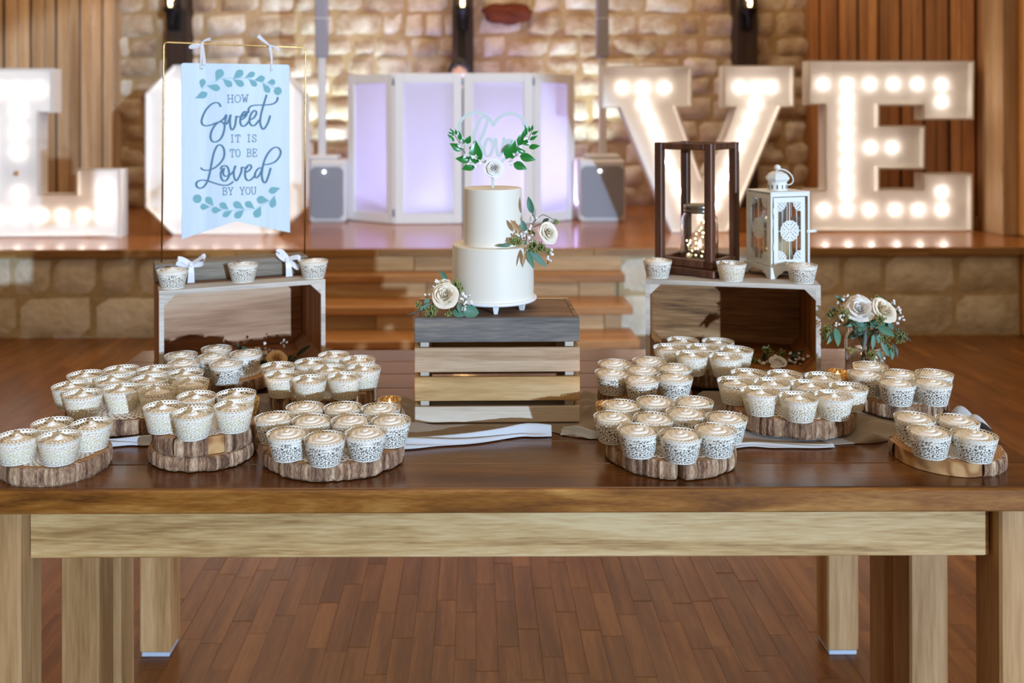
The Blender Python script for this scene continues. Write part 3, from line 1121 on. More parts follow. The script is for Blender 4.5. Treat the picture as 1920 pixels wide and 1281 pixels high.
def curl_holes(X, Y, w, h, pitch, size, seed, wrap=True, y0=0.0, mask=None):
    """paper field: positive where paper is left between comma-shaped holes (units mm)"""
    rg = random.Random(seed)
    F = np.full(X.shape, 9.0)
    nx, ny = max(1, round(w / pitch)), max(1, round(h / pitch))
    for i in range(nx):
        for j in range(ny):
            cx = (i + 0.5 + (0.5 if j % 2 else 0) + rg.uniform(-0.22, 0.22)) * w / nx
            cy = y0 + (j + 0.5 + rg.uniform(-0.2, 0.2)) * h / ny
            if mask and not mask(cx, cy):
                continue
            a0, sp = rg.uniform(0, 2 * PI), rg.choice((-1, 1)) * rg.uniform(2.4, 3.8)
            r0 = size
            pts = [(cx + r0 * (1 - 0.35 * t) * math.cos(a0 + sp * t), cy + r0 * (1 - 0.35 * t) * math.sin(a0 + sp * t)) for t in (0, 0.2, 0.4, 0.6, 0.8, 1.0)]
            for sx in ((-w, 0, w) if wrap else (0,)):
                d = seg_dist(X, Y, [(p[0] + sx, p[1]) for p in pts])
                F = np.minimum(F, d - size * 0.42)
    return F


WH, WR0, WR1, NT = 0.049, 0.0268, 0.0372, 9


def make_wrapper():
    w = 2 * PI * 31.5 / NT
    nu, nv = 33, 74
    xs = np.linspace(0, w, nu)
    ys = np.linspace(0, 49.5, nv)
    X, Y = np.meshgrid(xs, ys, indexing='ij')
    F = curl_holes(X, Y, w, 38.0, 4.3, 1.6, 5, True, 2.2)
    F = np.minimum(F, 43.0 - Y)
    k = 4
    for q in range(-1, k + 1):
        cx = (q + 0.5) * w / k
        d = np.abs(np.hypot(X - cx, Y - 44.6) - 2.35) - 0.85
        F = np.maximum(F, -d)
    F = np.where(Y < 1.2, np.maximum(F, 0.4), F)
    v2, f2 = contour(F, lambda i, j: (i / (nu - 1), j / (nv - 1) * 49.5))
    v, f = [], []
    for t in range(NT):
        b_ = len(v)
        for (u, y) in v2:
            a = 2 * PI * (t + u) / NT
            s = y / 49.5
            r = WR0 + (WR1 - WR0) * (s ** 0.9) + 0.0009 * math.sin(a * 2 + 1) * s
            v.append((r * math.cos(a), r * math.sin(a), y * 0.00090))
        f += [tuple(i + b_ for i in q) for q in f2]
    mb = MB().add(v, f, 0, True)
    return mb.mesh('lace_wrapper')


def make_frosting(kind):
    mb = MB()
    R = 0.0330 if kind == 'c' else 0.0300
    z0 = 0.0395 if kind == 'c' else 0.0315

    def fn(u, w):
        a, r = 2 * PI * u, R * w
        sp = a + 2 * PI * r / 0.0100 + 0.6
        ridge = abs(math.sin(sp * 0.5)) ** 0.8
        dome = (0.0075 if kind == 'c' else 0.009) * (1 - w ** 1.6) + (0.008 if kind == 'v' else 0.002) * math.exp(-(w / 0.28) ** 2)
        amp = 0.0050 if kind == 'c' else 0.0042
        edge = 1 - max(0, (w - 0.86) / 0.14) ** 2
        z = z0 - 0.008 + (0.008 + dome + amp * ridge) * (edge if w > 0.86 else 1)
        wob = 1 + 0.03 * math.sin(5 * a + 1)
        return (r * wob * math.cos(a), r * wob * math.sin(a), z * 0.90)
    mb.grid(fn, 48, 26, wrap=True)
    return mb.mesh('frosting')


def make_cake(kind):
    h = 0.036 if kind == 'c' else 0.0275
    r1 = WR0 - 0.0012
    r2 = WR0 + (WR1 - WR0) * (h / 0.0495) ** 0.9 - 0.0014
    return MB().lathe([(0, 0.0008), (r1, 0.0008), (r2, h * 0.9), (0.02, h * 0.9 + 0.003), (0, h * 0.9 + 0.004)], 28).mesh('cake')


WRAP = make_wrapper()
FROST = {k: make_frosting(k) for k in 'cv'}
CAKE = {k: make_cake(k) for k in 'cv'}


def make_doily():
    nt_ = 40
    w, R = 360.0 / nt_, 100.0
    nu, nv = 11, 52
    us = np.linspace(0, 1, nu)
    rs = np.linspace(40, 101, nv)
    U, Rr = np.meshgrid(us, rs, indexing='ij')
    arc = 2 * PI * 90 / nt_
    X, Y = U * arc, Rr
    F = np.full(X.shape, 5.0)
    for (cx, cy, r) in ((0.5, 90, 3.0), (0.0, 95, 1.6), (1.0, 95, 1.6), (0.0, 83, 2.3), (1.0, 83, 2.3), (0.5, 77, 2.0), (0.5, 83.5, 1.3), (0, 72, 2.2), (1, 72, 2.2), (0.5, 66, 2.4), (0, 60, 1.6), (1, 60, 1.6), (0.5, 55, 2.0)):
        F = np.minimum(F, np.hypot(X - cx * arc, Y - cy) - r)
    F = np.minimum(F, 95.5 + 4.5 * np.sin(PI * U) - Y)
    v2, f2 = contour(F, lambda i, j: (i / (nu - 1), 40 + 61 * j / (nv - 1)))
    v, f = [], []
    for t in range(nt_):
        b_ = len(v)
        for (u, r) in v2:
            a = 2 * PI * (t + u) / nt_
            v.append((r * math.cos(a) / 1000, r * math.sin(a) / 1000, 0.0012))
        f += [tuple(i + b_ for i in q) for q in f2]
    b_ = len(v)
    n = nt_ * 2
    v += [(0.0401 * math.cos(2 * PI * i / n), 0.0401 * math.sin(2 * PI * i / n), 0.0012) for i in range(n)]
    f.append(tuple(range(b_, b_ + n)))
    return MB().add(v, f).mesh('paper_doily')


DOILY = make_doily()

# ================================================================ WOOD SLICES
SLICES = []      # (x, y, r, z0, z1) for the runner


def wood_slice(label, cx, cy, rx, ry, z0, th, seed, notches=(), bare=None, doily=None, group='bark-edged wood slices'):
    rg = random.Random(seed)
    T = thing('wood_slice', label, 'wood slice', (cx, cy, z0), 0, group)
    s1 = rg.random() * 90
    n = 132
    prof = []
    strip, off = 0, 0
    for i in range(n):
        a = 2 * PI * i / n
        if strip <= 0:
            strip, off = rg.randint(1, 4), rg.uniform(-0.0022, 0.0022)
        strip -= 1
        k = 1 + 0.055 * mnoise.noise(Vector((math.cos(a) * 1.1 + s1, math.sin(a) * 1.1, 0))) + 0.025 * mnoise.noise(Vector((math.cos(a) * 3 + s1, math.sin(a) * 3, 5)))
        for na, dep, wd in notches:
            d = (a - na + PI) % (2 * PI) - PI
            k *= 1 - dep * math.exp(-(d / wd) ** 2)
        prof.append((a, k, off))
    P = lambda i, dr: (prof[i][1] * (rx + dr) * math.cos(prof[i][0]), prof[i][1] * (ry + dr) * math.sin(prof[i][0]))
    core = MB()
    rows = [(0.55, -0.0), (1.0, 0.0)]
    v = [(0, 0, th)] + [(*P(i, -0.004), th) for i in range(n)] + [(*P(i, -0.004), 0.001) for i in range(n)]
    f = [(0, 1 + i, 1 + (i + 1) % n) for i in range(n)] + [(1 + i, 1 + n + i, 1 + n + (i + 1) % n, 1 + (i + 1) % n) for i in range(n)]
    core.add(v, f)
    obj('wood_disc', core, M['endgrain'], T)
    bk = MB()
    v, f = [], []
    lv = ((-0.0042, th - 0.0002), (0.0, th - 0.0008), (0.0014, th * 0.8), (0.0024, th * 0.45), (0.0012, th * 0.15), (-0.002, 0.0))
    for i in range(n):
        for (dr, z) in lv:
            jj = prof[i][2] * (1 if dr > -0.004 else 0)
            v.append((*P(i, dr + jj), z + (rg.uniform(-0.0012, 0.0006) if 0 < z < th * 0.3 else 0)))
    k = len(lv)
    for i in range(n):
        if bare and bare[0] < prof[i][0] < bare[1]:
            continue
        j = (i + 1) % n
        for q in range(k - 1):
            f.append((i * k + q, i * k + q + 1, j * k + q + 1, j * k + q))
    bk.add(v, f)
    obj('bark', bk, M['bark'], T)
    SLICES.append((cx, cy, max(rx, ry) + 0.006, z0, z0 + th))
    if doily:
        d = link('paper_doily', DOILY, M['paper'], None, (cx + doily[1], cy + doily[2], z0 + th), (0, 0, rg.random()))
        d.scale = (doily[0] / 0.1,) * 2 + (1,)
        tag(d, doily[3], 'doily', 'white paper doilies')
    return T


F_ = -PI / 2    # angle that faces the camera
a0 = 3 * PI / 2
wood_slice('round bark-edged slice at the far left front corner carrying four cupcakes', -0.755, 1.632, 0.092, 0.086, TZ, 0.032, 2, [(a0 - 0.35, 0.03, 0.02)], None,
           (0.078, 0, 0.0, 'white paper doily on the far left front wood slice'))
wood_slice('large bark-edged slice behind the far left corner, raised on the folded runner', -0.695, 1.885, 0.148, 0.125, TZ + 0.008, 0.034, 9, [(a0 + 0.62, 0.10, 0.05)], None,
           (0.118, 0, -0.005, 'large white paper doily on the raised left wood slice'))
wood_slice('lower of two stacked wood slices, left of centre front', -0.507, 1.690, 0.096, 0.086, TZ + 0.0022, 0.026, 14, [(a0 + 0.15, 0.03, 0.02), (a0 - 0.55, 0.03, 0.03)])
wood_slice('upper of two stacked wood slices with a split and a bare patch', -0.505, 1.692, 0.093, 0.088, TZ + 0.0284, 0.032, 15, [(a0 - 0.36, 0.16, 0.035)], (a0 + 0.32, a0 + 0.62),
           (0.078, 0, 0.0, 'white paper doily on the double wood slice'))
wood_slice('dark wood slice standing half inside the left crate', -0.566, 2.100, 0.092, 0.085, TZ + 0.0118, 0.028, 17, (), None,
           (0.07, 0, 0.0, 'white paper doily on the slice in the left crate'))
wood_slice('wood slice behind the front one, between left crate and centre crate', -0.336, 1.985, 0.112, 0.098, TZ + 0.003, 0.036, 23, [(a0 - 0.7, 0.05, 0.1)], None,
           (0.092, 0, 0.0, 'white paper doily on the slice left of the centre crate'))
wood_slice('lobed bark-edged slice in front, left of the white centre crate', -0.262, 1.672, 0.124, 0.112, TZ + 0.0022, 0.03, 29, [(a0 + 0.28, 0.045, 0.05), (a0 + 0.95, 0.05, 0.08), (a0 - 0.9, 0.03, 0.1)], None,
           (0.105, 0.0, -0.002, 'white paper doily on the lobed front slice'))
wood_slice('wood slice hidden behind the front one, right of the centre crate', 0.368, 1.975, 0.098, 0.090, TZ + 0.003, 0.034, 31)
wood_slice('split bark-edged slice in front, right of the centre crate', 0.357, 1.672, 0.116, 0.110, TZ + 0.0022, 0.032, 37, [(a0 - 0.04, 0.17, 0.03)], None,
           (0.100, 0.0, -0.002, 'white paper doily on the split front slice'))
wood_slice('thick wood slice standing half inside the right crate', 0.547, 2.145, 0.094, 0.092, TZ + 0.0118, 0.040, 41)
wood_slice('largest bark-edged slice, front right of the right crate', 0.646, 1.862, 0.128, 0.120, TZ + 0.006, 0.036, 43, [(a0 + 0.1, 0.025, 0.02)], None,
           (0.108, 0.0, -0.004, 'large white paper doily on the largest right slice'))
wood_slice('small wood slice at the right table edge in front of the jar', 0.906, 1.935, 0.093, 0.086, TZ + 0.006, 0.03, 47, (), None,
           (0.078, 0, 0, 'white paper doily on the slice in front of the jar'))
wood_slice('round slice with a bare left rim at the front right corner', 0.862, 1.662, 0.096, 0.090, TZ, 0.026, 53, (), (PI * 0.95, a0 + 0.22),
           (0.075, 0.0, 0.0, 'white paper doily on the front right corner slice'))
SL = {'A': (-0.755, 1.632, .092), 'B': (-0.695, 1.885, .14), 'C': (-0.505, 1.692, .09), 'D': (-0.566, 2.100, .092), 'E': (-0.336, 1.985, .108), 'F': (-0.262, 1.672, .12),
      'G': (0.368, 1.975, .096), 'H': (0.357, 1.672, .115), 'I': (0.547, 2.145, .094), 'J': (0.646, 1.862, .125), 'K': (0.906, 1.935, .09), 'L': (0.862, 1.662, .094)}

# ================================================================ SIDE CRATES (needed before the cupcakes on top)
CT = 0.982       # crate top
# left crate: front-left / front-right corners of the open front
CLl, CLr = Vector((-0.743, 2.130, 0)), Vector((-0.377, 2.278, 0))
CRl, CRr = Vector((0.425, 2.262, 0)), Vector((0.829, 2.176, 0))


def open_crate(label, a, b_, depth, backmat, whiten, rows=4):
    ex = (b_ - a)
    w = ex.length
    ang = math.atan2(ex.y, ex.x)
    T = thing('wooden_crate', label, 'crate', (a.x, a.y, TZ), ang, 'open wooden crates lying on their sides')
    h = CT - TZ
    t = 0.011
    obj('back_panel', MB().box(t, w - t, depth - 0.012, depth, t, h - t, c=0.001), M[backmat], T)
    pit = depth / rows
    for k in range(rows):
        y0, y1 = k * pit, (k + 1) * pit - 0.006
        mfirst = M['whitewash'] if (k == 0 and whiten) else M['crate_in']
        obj('slat', MB().box(0, w, y0, y1, h - t, h, c=0.0012), M['whitewash'] if k < 1 else M['slat_lid'], T)
        obj('slat', MB().box(0, w, y0, y1, 0, t, c=0.0012), M['crate_in'], T)
        obj('slat', MB().box(0, t, y0, y1, t + 0.0005, h - t - 0.0005, c=0.0012), M['crate_in'], T)
        obj('slat', MB().box(w - t, w, y0, y1, t + 0.0005, h - t - 0.0005, c=0.0012), M['crate_in'], T)
    # whitewashed front edges
    e = 0.0022
    fr = MB()
    fr.box(0, w, -e, 0, h - t, h).box(0, t, -e, 0, 0, h - t).box(w - t, w, -e, 0, 0, h - t).box(t, w - t, -e, 0, 0, t)
    obj('front_edge', fr, M['whitewash'], T)
    c = 0.026
    for (xa, sx) in ((t, 1), (w - t, -1)):
        for (za, sz) in ((t, 1), (h - t, -1)):
            ol = [(xa, za), (xa + sx * c, za), (xa, za + sz * c)]
            if sx * sz < 0:
                ol = ol[::-1]
            obj('corner_post', MB().prism(ol, -e, depth - 0.013), M['whitewash'] if sz < 0 else M['crate_in'], T)
    return T


open_crate('open wooden crate on the left under the sweet sign, pale board back', CLl, CLr, 0.26, 'crate_back', True)
open_crate('open wooden crate on the right under the lanterns, scorched board back', CRl, CRr, 0.28, 'crate_burnt', True)

# ================================================================ CUPCAKES
c3 = lambda x, y: (x / 4.27, 640 + y / 4.27)
c4 = lambda x, y: (80 + x / 4.571, 640 + y / 4.571)
c1 = lambda x, y: (260 + x / 4.745, 470 + y / 4.745)
c5 = lambda x, y: (470 + x / 4.575, 640 + y / 4.575)
c6 = lambda x, y: (1100 + x / 4.928, 660 + y / 4.928)
c7 = lambda x, y: (1180 + x / 4.926, 480 + y / 4.926)
c8 = lambda x, y: (1340 + x / 4.928, 660 + y / 4.928)
c9 = lambda x, y: (1560 + x / 3.203, 520 + y / 3.203)
DT = 0.0016
CLUSTERS = {
    'A': (TZ + 0.032, 'v', 'far left corner slice', {'back': [c3(385, 690), c3(680, 685)], 'front': [c3(196, 752), c3(510, 765)]}),
    'B': (TZ + 0.042, 'v', 'large raised left slice', {'back': [c4(410, 290), c4(700, 255), c4(990, 245), c4(1215, 285)], 'middle': [c4(240, 392), c4(620, 340), c4(930, 315), c4(1240, 365)], 'front': [c4(405, 455), c4(690, 420), c4(960, 415)]}),
    'C': (TZ + 0.0604, 'v', 'double stacked slice', {'back': [c4(1257, 515), c4(1605, 520)], 'front': [c4(1075, 622), c4(1300, 662), c4(1625, 622)]}),
    'D': (TZ + 0.0398, 'c', 'slice in the left crate', {'back': [c1(400, 945), c1(680, 900), c1(900, 930)], 'front': [c1(400, 1010), c1(620, 955), c1(765, 1010)]}),
    'E': (TZ + 0.039, 'v', 'slice left of the centre crate', {'back': [c5(640, 160), c5(930, 170)], 'middle': [c5(275, 245), c5(482, 232), c5(718, 250), c5(988, 243)], 'front': [c5(250, 343), c5(382, 412), c5(678, 408)]}),
    'F': (TZ + 0.0322, 'c', 'lobed front slice', {'back': [c5(490, 590), c5(790, 580), c5(1075, 612)], 'middle': [c5(245, 690), c5(558, 697), c5(855, 712), c5(1175, 716)], 'front': [c5(370, 812), c5(655, 850), c5(970, 808)]}),
    'G': (TZ + 0.037, 'c', 'slice right of the centre crate', {'back': [c6(265, 180), c6(565, 145), c6(790, 215)], 'front': [c6(245, 265), c6(510, 225), c6(510, 322), c6(772, 300)]}),
    'H': (TZ + 0.0342, 'c', 'split front slice', {'back': [c6(380, 515), c6(660, 480), c6(1010, 492)], 'middle': [c6(268, 640), c6(610, 650), c6(890, 600), c6(1228, 612)], 'front': [c6(465, 762), c6(860, 777), c6(1132, 732)]}),
    'I': (TZ + 0.0518, 'v', 'thick slice in the right crate', {'back': [c7(520, 800), c7(820, 800)], 'middle': [c7(390, 862), c7(640, 852), c7(985, 880)], 'front': [c7(565, 922), c7(875, 937)]}),
    'J': (TZ + 0.042, 'v', 'largest right slice', {'back': [c8(310, 237), c8(642, 225), c8(970, 258)], 'middle': [c8(230, 322), c8(520, 320), c8(802, 330), c8(1178, 362)], 'front': [c8(395, 407), c8(757, 442), c8(1082, 440)]}),
    'K': (TZ + 0.036, 'c', 'slice in front of the jar', {'back': [c9(290, 582), c9(520, 608)], 'middle': [c9(205, 636), c9(405, 642)], 'front': [c9(355, 697), c9(620, 682)]}),
    'L': (TZ + 0.026, 'c', 'front right corner slice', {'back': [c9(500, 855), c9(755, 865)], 'front': [c9(578, 945), c9(838, 952)]}),
}
ORD = {1: ['only one'], 2: ['left one', 'right one'], 3: ['leftmost', 'middle one', 'rightmost'], 4: ['leftmost', 'second from left', 'third from left', 'rightmost']}
KN = {'c': 'chocolate', 'v': 'vanilla'}
protos = {}
CUPS = []
rcup = random.Random(77)


def cupcake(kind, pos, label, group):
    if kind not in protos:
        T = thing('cupcake', label, 'cupcake', pos, 0, group)
        link('lace_wrapper', WRAP, M['lace'], T)
        link('cake', CAKE[kind], M['choc'] if kind == 'c' else M['vanilla'], T)
        link('frosting', FROST[kind], M['frost'], T, rot=(0, 0, 0))
        protos[kind] = T
    else:
        T = copy_tree(protos[kind])
        T.location = pos
        tag(T, label, None, group)
    T.rotation_euler = (0, 0, rcup.uniform(0, 6.28))
    CUPS.append(pos)
    return T


PENDING = []
for key, (z, kind, desc, rows) in CLUSTERS.items():
    pts, info = [], []
    for row, lst in rows.items():
        for q, p in enumerate(lst):
            w = at(p[0], p[1], z + 0.041)
            pts.append([w.x, w.y])
            info.append((row, ORD[len(lst)][q]))
    cx, cy, R = SL[key]
    home = [p[:] for p in pts]
    for it in range(300):
        for i in range(len(pts)):
            for j in range(i + 1, len(pts)):
                dx, dy = pts[j][0] - pts[i][0], pts[j][1] - pts[i][1]
                d = math.hypot(dx, dy) + 1e-6
                mn = 0.0728
                if d < mn:
                    k = 0.5 * (mn - d) / d
                    pts[i][0] -= dx * k; pts[i][1] -= dy * k
                    pts[j][0] += dx * k; pts[j][1] += dy * k
        for i in range(len(pts)):
            pts[i][0] += (home[i][0] - pts[i][0]) * 0.02
            pts[i][1] += (home[i][1] - pts[i][1]) * 0.02
            dx, dy = pts[i][0] - cx, pts[i][1] - cy
            d = math.hypot(dx, dy)
            lim = R - 0.016
            if d > lim and key not in 'BDI':
                pts[i][0] = cx + dx * lim / d
                pts[i][1] = cy + dy * lim / d
    PENDING.append((pts, info, z, kind, desc))
flat = [(p, e[2]) for e in PENDING for p in e[0]]
for it in range(60):
    for i in range(len(flat)):
        for j in range(i + 1, len(flat)):
            (p, z1), (q, z2) = flat[i], flat[j]
            dx, dy = q[0] - p[0], q[1] - p[1]
            if abs(dx) < 0.0728 and abs(dy) < 0.0728 and abs(z1 - z2) < 0.045:
                dd = math.hypot(dx, dy) + 1e-6
                if dd < 0.0728:
                    k = 0.25 * (0.0728 - dd) / dd
                    p[0] -= dx * k; p[1] -= dy * k
                    q[0] += dx * k; q[1] += dy * k
for pts, info, z, kind, desc in PENDING:
    for p, (row, o_) in zip(pts, info):
        cupcake(kind, (p[0], p[1], z + DT), '%s lace-wrapped cupcake, %s row, %s, on the %s' % (KN[kind], row, o_, desc), 'cupcakes in cut lace wrappers')
# singles on the crate tops
for px, py, kind, lab in ((321.5, 540, 'c', 'cupcake on the left crate top, at the left end in front of the sign base'),
                          (454, 528, 'c', 'cupcake on the left crate top, middle of three before the sign base'),
                          (587, 521, 'c', 'cupcake on the left crate top, at the right corner'),
                          (1236, 522, 'c', 'cupcake on the right crate top, at the left corner beside the brown lantern'),
                          (1376, 528, 'v', 'vanilla cupcake on the right crate top between the two lanterns'),
                          (1510, 532, 'c', 'cupcake on the right crate top, at the right corner before the white lantern')):
    w = at(px, py, CT)
    cupcake(kind, (w.x, w.y + (0.008 if px < 900 else 0.022), CT), lab, 'cupcakes in cut lace wrappers')

# ================================================================ CENTRE CRATE
T = thing('slatted_crate', 'wooden slatted crate with grey lid boards in the middle, carrying the cake', 'crate', (0.0445, 1.852, TZ + 0.004), math.radians(0.6))
CW, CD, CH = 0.169, 0.205, 0.2145
zy = lambda y: (CAMH - (y - 215) * 1.852 / 1700) - TZ - 0.004
fr = [(zy(642), CH, 'slat_grey', 0.014), (zy(698), zy(652.5), 'slat_pale', 0.010), (zy(752), zy(707.5), 'slat_tan', 0.010), (0.0005, zy(763), 'slat_white', 0.010)]
for (z0, z1, mt, t) in fr:
    obj('slat', MB().box(-CW, CW, 0, t, z0, z1, c=0.0015), M[mt], T)
    obj('slat', MB().box(-CW, CW, CD - 0.01, CD, z0, z1, c=0.0015), M['slat_tan'], T)
    for s in (-1, 1):
        obj('slat', MB().box(s * CW - (0.01 if s > 0 else 0), s * CW + (0.01 if s < 0 else 0), t + 0.0005, CD - 0.0105, z0, z1, c=0.0015), M['slat_tan' if mt != 'slat_grey' else 'slat_lid'], T)
for sx in (-1, 1):
    for y in (0.0145, CD - 0.03):
        xa = sx * (CW - 0.02)
        obj('corner_post', MB().box(xa - 0.009, xa + 0.009, y if y < 0.1 else y, y + 0.019, 0.001, CH - 0.012, c=0.001), M['slat_white'], T)
nl = 3
for k in range(nl):
    y0 = 0.0145 + k * (CD - 0.025) / nl
    obj('lid_board', MB().box(-CW + 0.0105, CW - 0.0105, y0, y0 + (CD - 0.025) / nl - 0.0008, CH - 0.0115, CH - 0.0005, c=0.001), M['slat_lid'], T)
CCT = TZ + 0.004 + CH

# ================================================================ RUNNER
cr_c = Vector((0.0445, 1.955))


LIT_FOLDS = [([(-0.17, 1.738), (-0.10, 1.742), (-0.03, 1.752), (0.05, 1.775), (0.10, 1.80), (0.15, 1.80)], 0.035), ([(0.172, 1.800), (0.195, 1.792), (0.215, 1.784), (0.24, 1.778)], 0.026),
         ([(-0.78, 1.745), (-0.72, 1.742), (-0.66, 1.745), (-0.62, 1.752)], 0.026), ([(0.47, 1.715), (0.53, 1.73), (0.6, 1.725), (0.68, 1.722)], 0.022), ([(0.98, 1.82), (1.03, 1.82)], 0.05)]


def free(x, y):
    d = 9.0
    for pts, wd in LIT_FOLDS:
        for (x0, y0), (x1, y1) in zip(pts[:-1], pts[1:]):
            vx, vy = x1 - x0, y1 - y0
            t = min(max(((x - x0) * vx + (y - y0) * vy) / (vx * vx + vy * vy), 0), 1)
            d = min(d, math.hypot(x - x0 - t * vx, y - y0 - t * vy) - wd)
    for (cx, cy, r, z0, z1) in SLICES:
        if z0 < TZ + 0.012:
            d = min(d, math.hypot(x - cx, y - cy) - r)
    dx, dy = abs(x - 0.0445) - CW - 0.004, abs(y - 1.955) - CD / 2 - 0.004
    d = min(d, max(dx, dy))
    for (a, b_) in ((CLl, CLr), (CRl, CRr)):
        ex = (b_ - a)
        n = Vector((-ex.y, ex.x, 0)).normalized()
        q = Vector((x, y, 0)) - a
        u, v = q.dot(ex.normalized()), q.dot(n)
        d = min(d, max(-v - 0.004, -u, u - ex.length))
    t = min(max(d / 0.035, 0), 1)
    return t * t * (3 - 2 * t)


EDGE_F = [(-0.86, 1.80), (-0.74, 1.768), (-0.6, 1.765), (-0.42, 1.76), (-0.28, 1.80), (-0.13, 1.758), (-0.02, 1.752), (0.05, 1.776), (0.12, 1.826), (0.2, 1.775), (0.28, 1.75), (0.47, 1.745), (0.6, 1.72), (0.75, 1.738), (0.85, 1.768), (0.95, 1.80), (1.0, 1.86)]


def edge(x, tab):
    for (x0, y0), (x1, y1) in zip(tab[:-1], tab[1:]):
        if x <= x1:
            t = min(max((x - x0) / (x1 - x0), 0), 1)
            t = t * t * (3 - 2 * t)
            return y0 + (y1 - y0) * t
    return tab[-1][1]


def runner(u, v):
    x = -0.84 + 1.835 * u
    y0 = edge(x, EDGE_F)
    y1 = 2.03 + 0.03 * math.sin(x * 9)
    y = y0 + (y1 - y0) * v
    f_ = free(x, y)
    rid = 0
    for k, (fy, ph, am) in enumerate(((38, 0.4, 0.5), (61, 2.0, 0.35), (95, 1.1, 0.2))):
        rid += am * math.sin((y + 0.05 * math.sin(x * (4 + k) + ph)) * fy * 1.6 + x * (5 + 3 * k) + ph)
    z = TZ + 0.0012 + f_ * (0.010 + 0.012 * rid + 0.008 * mnoise.noise(Vector((x * 7, y * 12, 3))))
    if v == 0:
        z = TZ + 0.0012
    return (x, y, max(z, TZ + 0.0012))


mb = MB().grid(runner, 260, 46)
o = obj('table_runner', mb, M['cloth'])
tag(o, 'taupe chiffon runner rumpled along the middle of the tables', 'table runner')
md = o.modifiers.new('thick', 'SOLIDIFY')
md.thickness = 0.0006
md.offset = 1


def ribbon_strip(path, wid, twist=0.0, seed=0, lift=0.006):
    """a loose folded strip of cloth along a ground path of (x, y) points"""
    pts = smooth_path([(p[0], p[1], p[2] if len(p) > 2 else 0) for p in path], 10)
    mb = MB()
    n = len(pts)

    def fn(u, v):
        i = min(int(u * (n - 1) + 0.5), n - 1)
        p = pts[i]
        t = (pts[min(i + 1, n - 1)] - pts[max(i - 1, 0)])
        t.z = 0
        t.normalize()
        nr = Vector((-t.y, t.x, 0))
        w = wid * (0.75 + 0.2 * math.sin(u * 7 + seed) + 0.12 * math.sin(u * 17 + v * 3))
        s = v - 0.5
        z = lift * (0.75 + 0.55 * math.sin(v * 15 + u * 9 + seed) + 0.45 * math.sin(u * 6 + v * 4 + seed)) * math.sin(PI * min(1, max(0, v))) ** 0.5
        q = p + nr * (s * w)
        return (q.x, q.y, p.z + TZ + 0.0026 + max(z, 0))
    mb.grid(fn, n - 1, 22)
    return mb


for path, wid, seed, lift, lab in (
        ([(-0.17, 1.738), (-0.10, 1.742), (-0.03, 1.752), (0.05, 1.775), (0.10, 1.80), (0.15, 1.80)], 0.052, 1.0, 0.012, 'chiffon runner fold painted flash-lit in front of the centre crate'),
        ([(0.172, 1.800), (0.195, 1.792), (0.215, 1.784), (0.24, 1.778)], 0.035, 2.6, 0.010, 'short chiffon runner end painted flash-lit beside the centre crate fold'),
        ([(-0.78, 1.745), (-0.72, 1.742), (-0.66, 1.745), (-0.62, 1.752)], 0.035, 0.3, 0.010, 'chiffon runner fold painted flash-lit under the raised left slice'),
        ([(0.47, 1.715), (0.53, 1.73), (0.6, 1.725), (0.68, 1.722)], 0.03, 4.0, 0.003, 'chiffon runner end painted flash-lit in front of the largest right slice')):
    o = obj('flash_lit_fold', ribbon_strip(path, wid, 0, seed, lift), plain('flash_lit_chiffon', '#c3c6cb', 0.75) if 'litcl' not in M else M['litcl'])  # taupe runner folds where the flash hits, its light put into the paler colour
    M['litcl'] = o.data.materials[0]
    tag(o, lab, 'cloth fold', 'chiffon folds painted flash-lit')
# folded end hanging over the right table edge
mb = MB()
mb.grid(lambda u, v: (0.972 + 0.060 * u, 1.785 + 0.075 * v + 0.01 * math.sin(u * 6), TZ + 0.004 + (0.03 * math.sin(PI * min(1, u * 1.3)) * (0.7 + 0.3 * math.sin(v * 9)) if u < 0.77 else 0.0) - (0.02 * ((u - 0.77) / 0.23) if u > 0.77 else 0)), 24, 16)
o = obj('flash_lit_fold', mb, M['litcl'])  # runner end in the same colour, flash light painted in
tag(o, 'chiffon runner end painted flash-lit, spilling over the right table edge', 'cloth fold', 'chiffon folds painted flash-lit')
# ================================================================ CAKE
ck = Vector((0.0385, 1.957, CCT))
T = thing('wedding_cake', 'two-tier white wedding cake on the centre crate', 'cake', ck)
bz = 0.018
bd = MB().lathe([(0, bz), (0.090, bz), (0.094, bz + 0.002), (0.094, bz + 0.006), (0.091, bz + 0.008), (0, bz + 0.008)], 64)
cb = obj('cake_board', bd, M['cakeboard'], T)
for k in range(6):
    a = -PI / 2 + 0.06 + k * PI / 3
    c, s = 0.068 * math.cos(a), 0.068 * math.sin(a)
    obj('foot', MB().lathe([(0.010, bz + 0.001), (0.0055, 0.0), (0.0, 0.0)], 4, smooth=False, M=Matrix.Translation((c, s, 0)) @ Matrix.Rotation(a + PI / 4, 4, 'Z')), M['cakeboard'], cb)


def tier(r, z0, z1, seed):
    mb = MB()
    prof = [(0, 0), (0.4, 0), (1.0, 0)]

    def fn(u, w):
        a = 2 * PI * u
        R = r * (1 + 0.004 * mnoise.noise(Vector((math.cos(a) * 3, math.sin(a) * 3, seed))))
        if w < 0.78:
            t = w / 0.78
            z = z0 + (z1 - z0 - 0.003) * t
            rr = R * (1 + 0.004 * math.sin(t * 5))
        elif w < 0.86:
            t = (w - 0.78) / 0.08
            z = z1 - 0.003 + 0.003 * math.sin(t * PI / 2)
            rr = R - 0.003 * (1 - math.cos(t * PI / 2))
        else:
            t = (w - 0.86) / 0.14
            z = z1
            rr = (R - 0.003) * (1 - t)
        return (rr * math.cos(a), rr * math.sin(a), z)
    return mb.grid(fn, 72, 40, wrap=True)


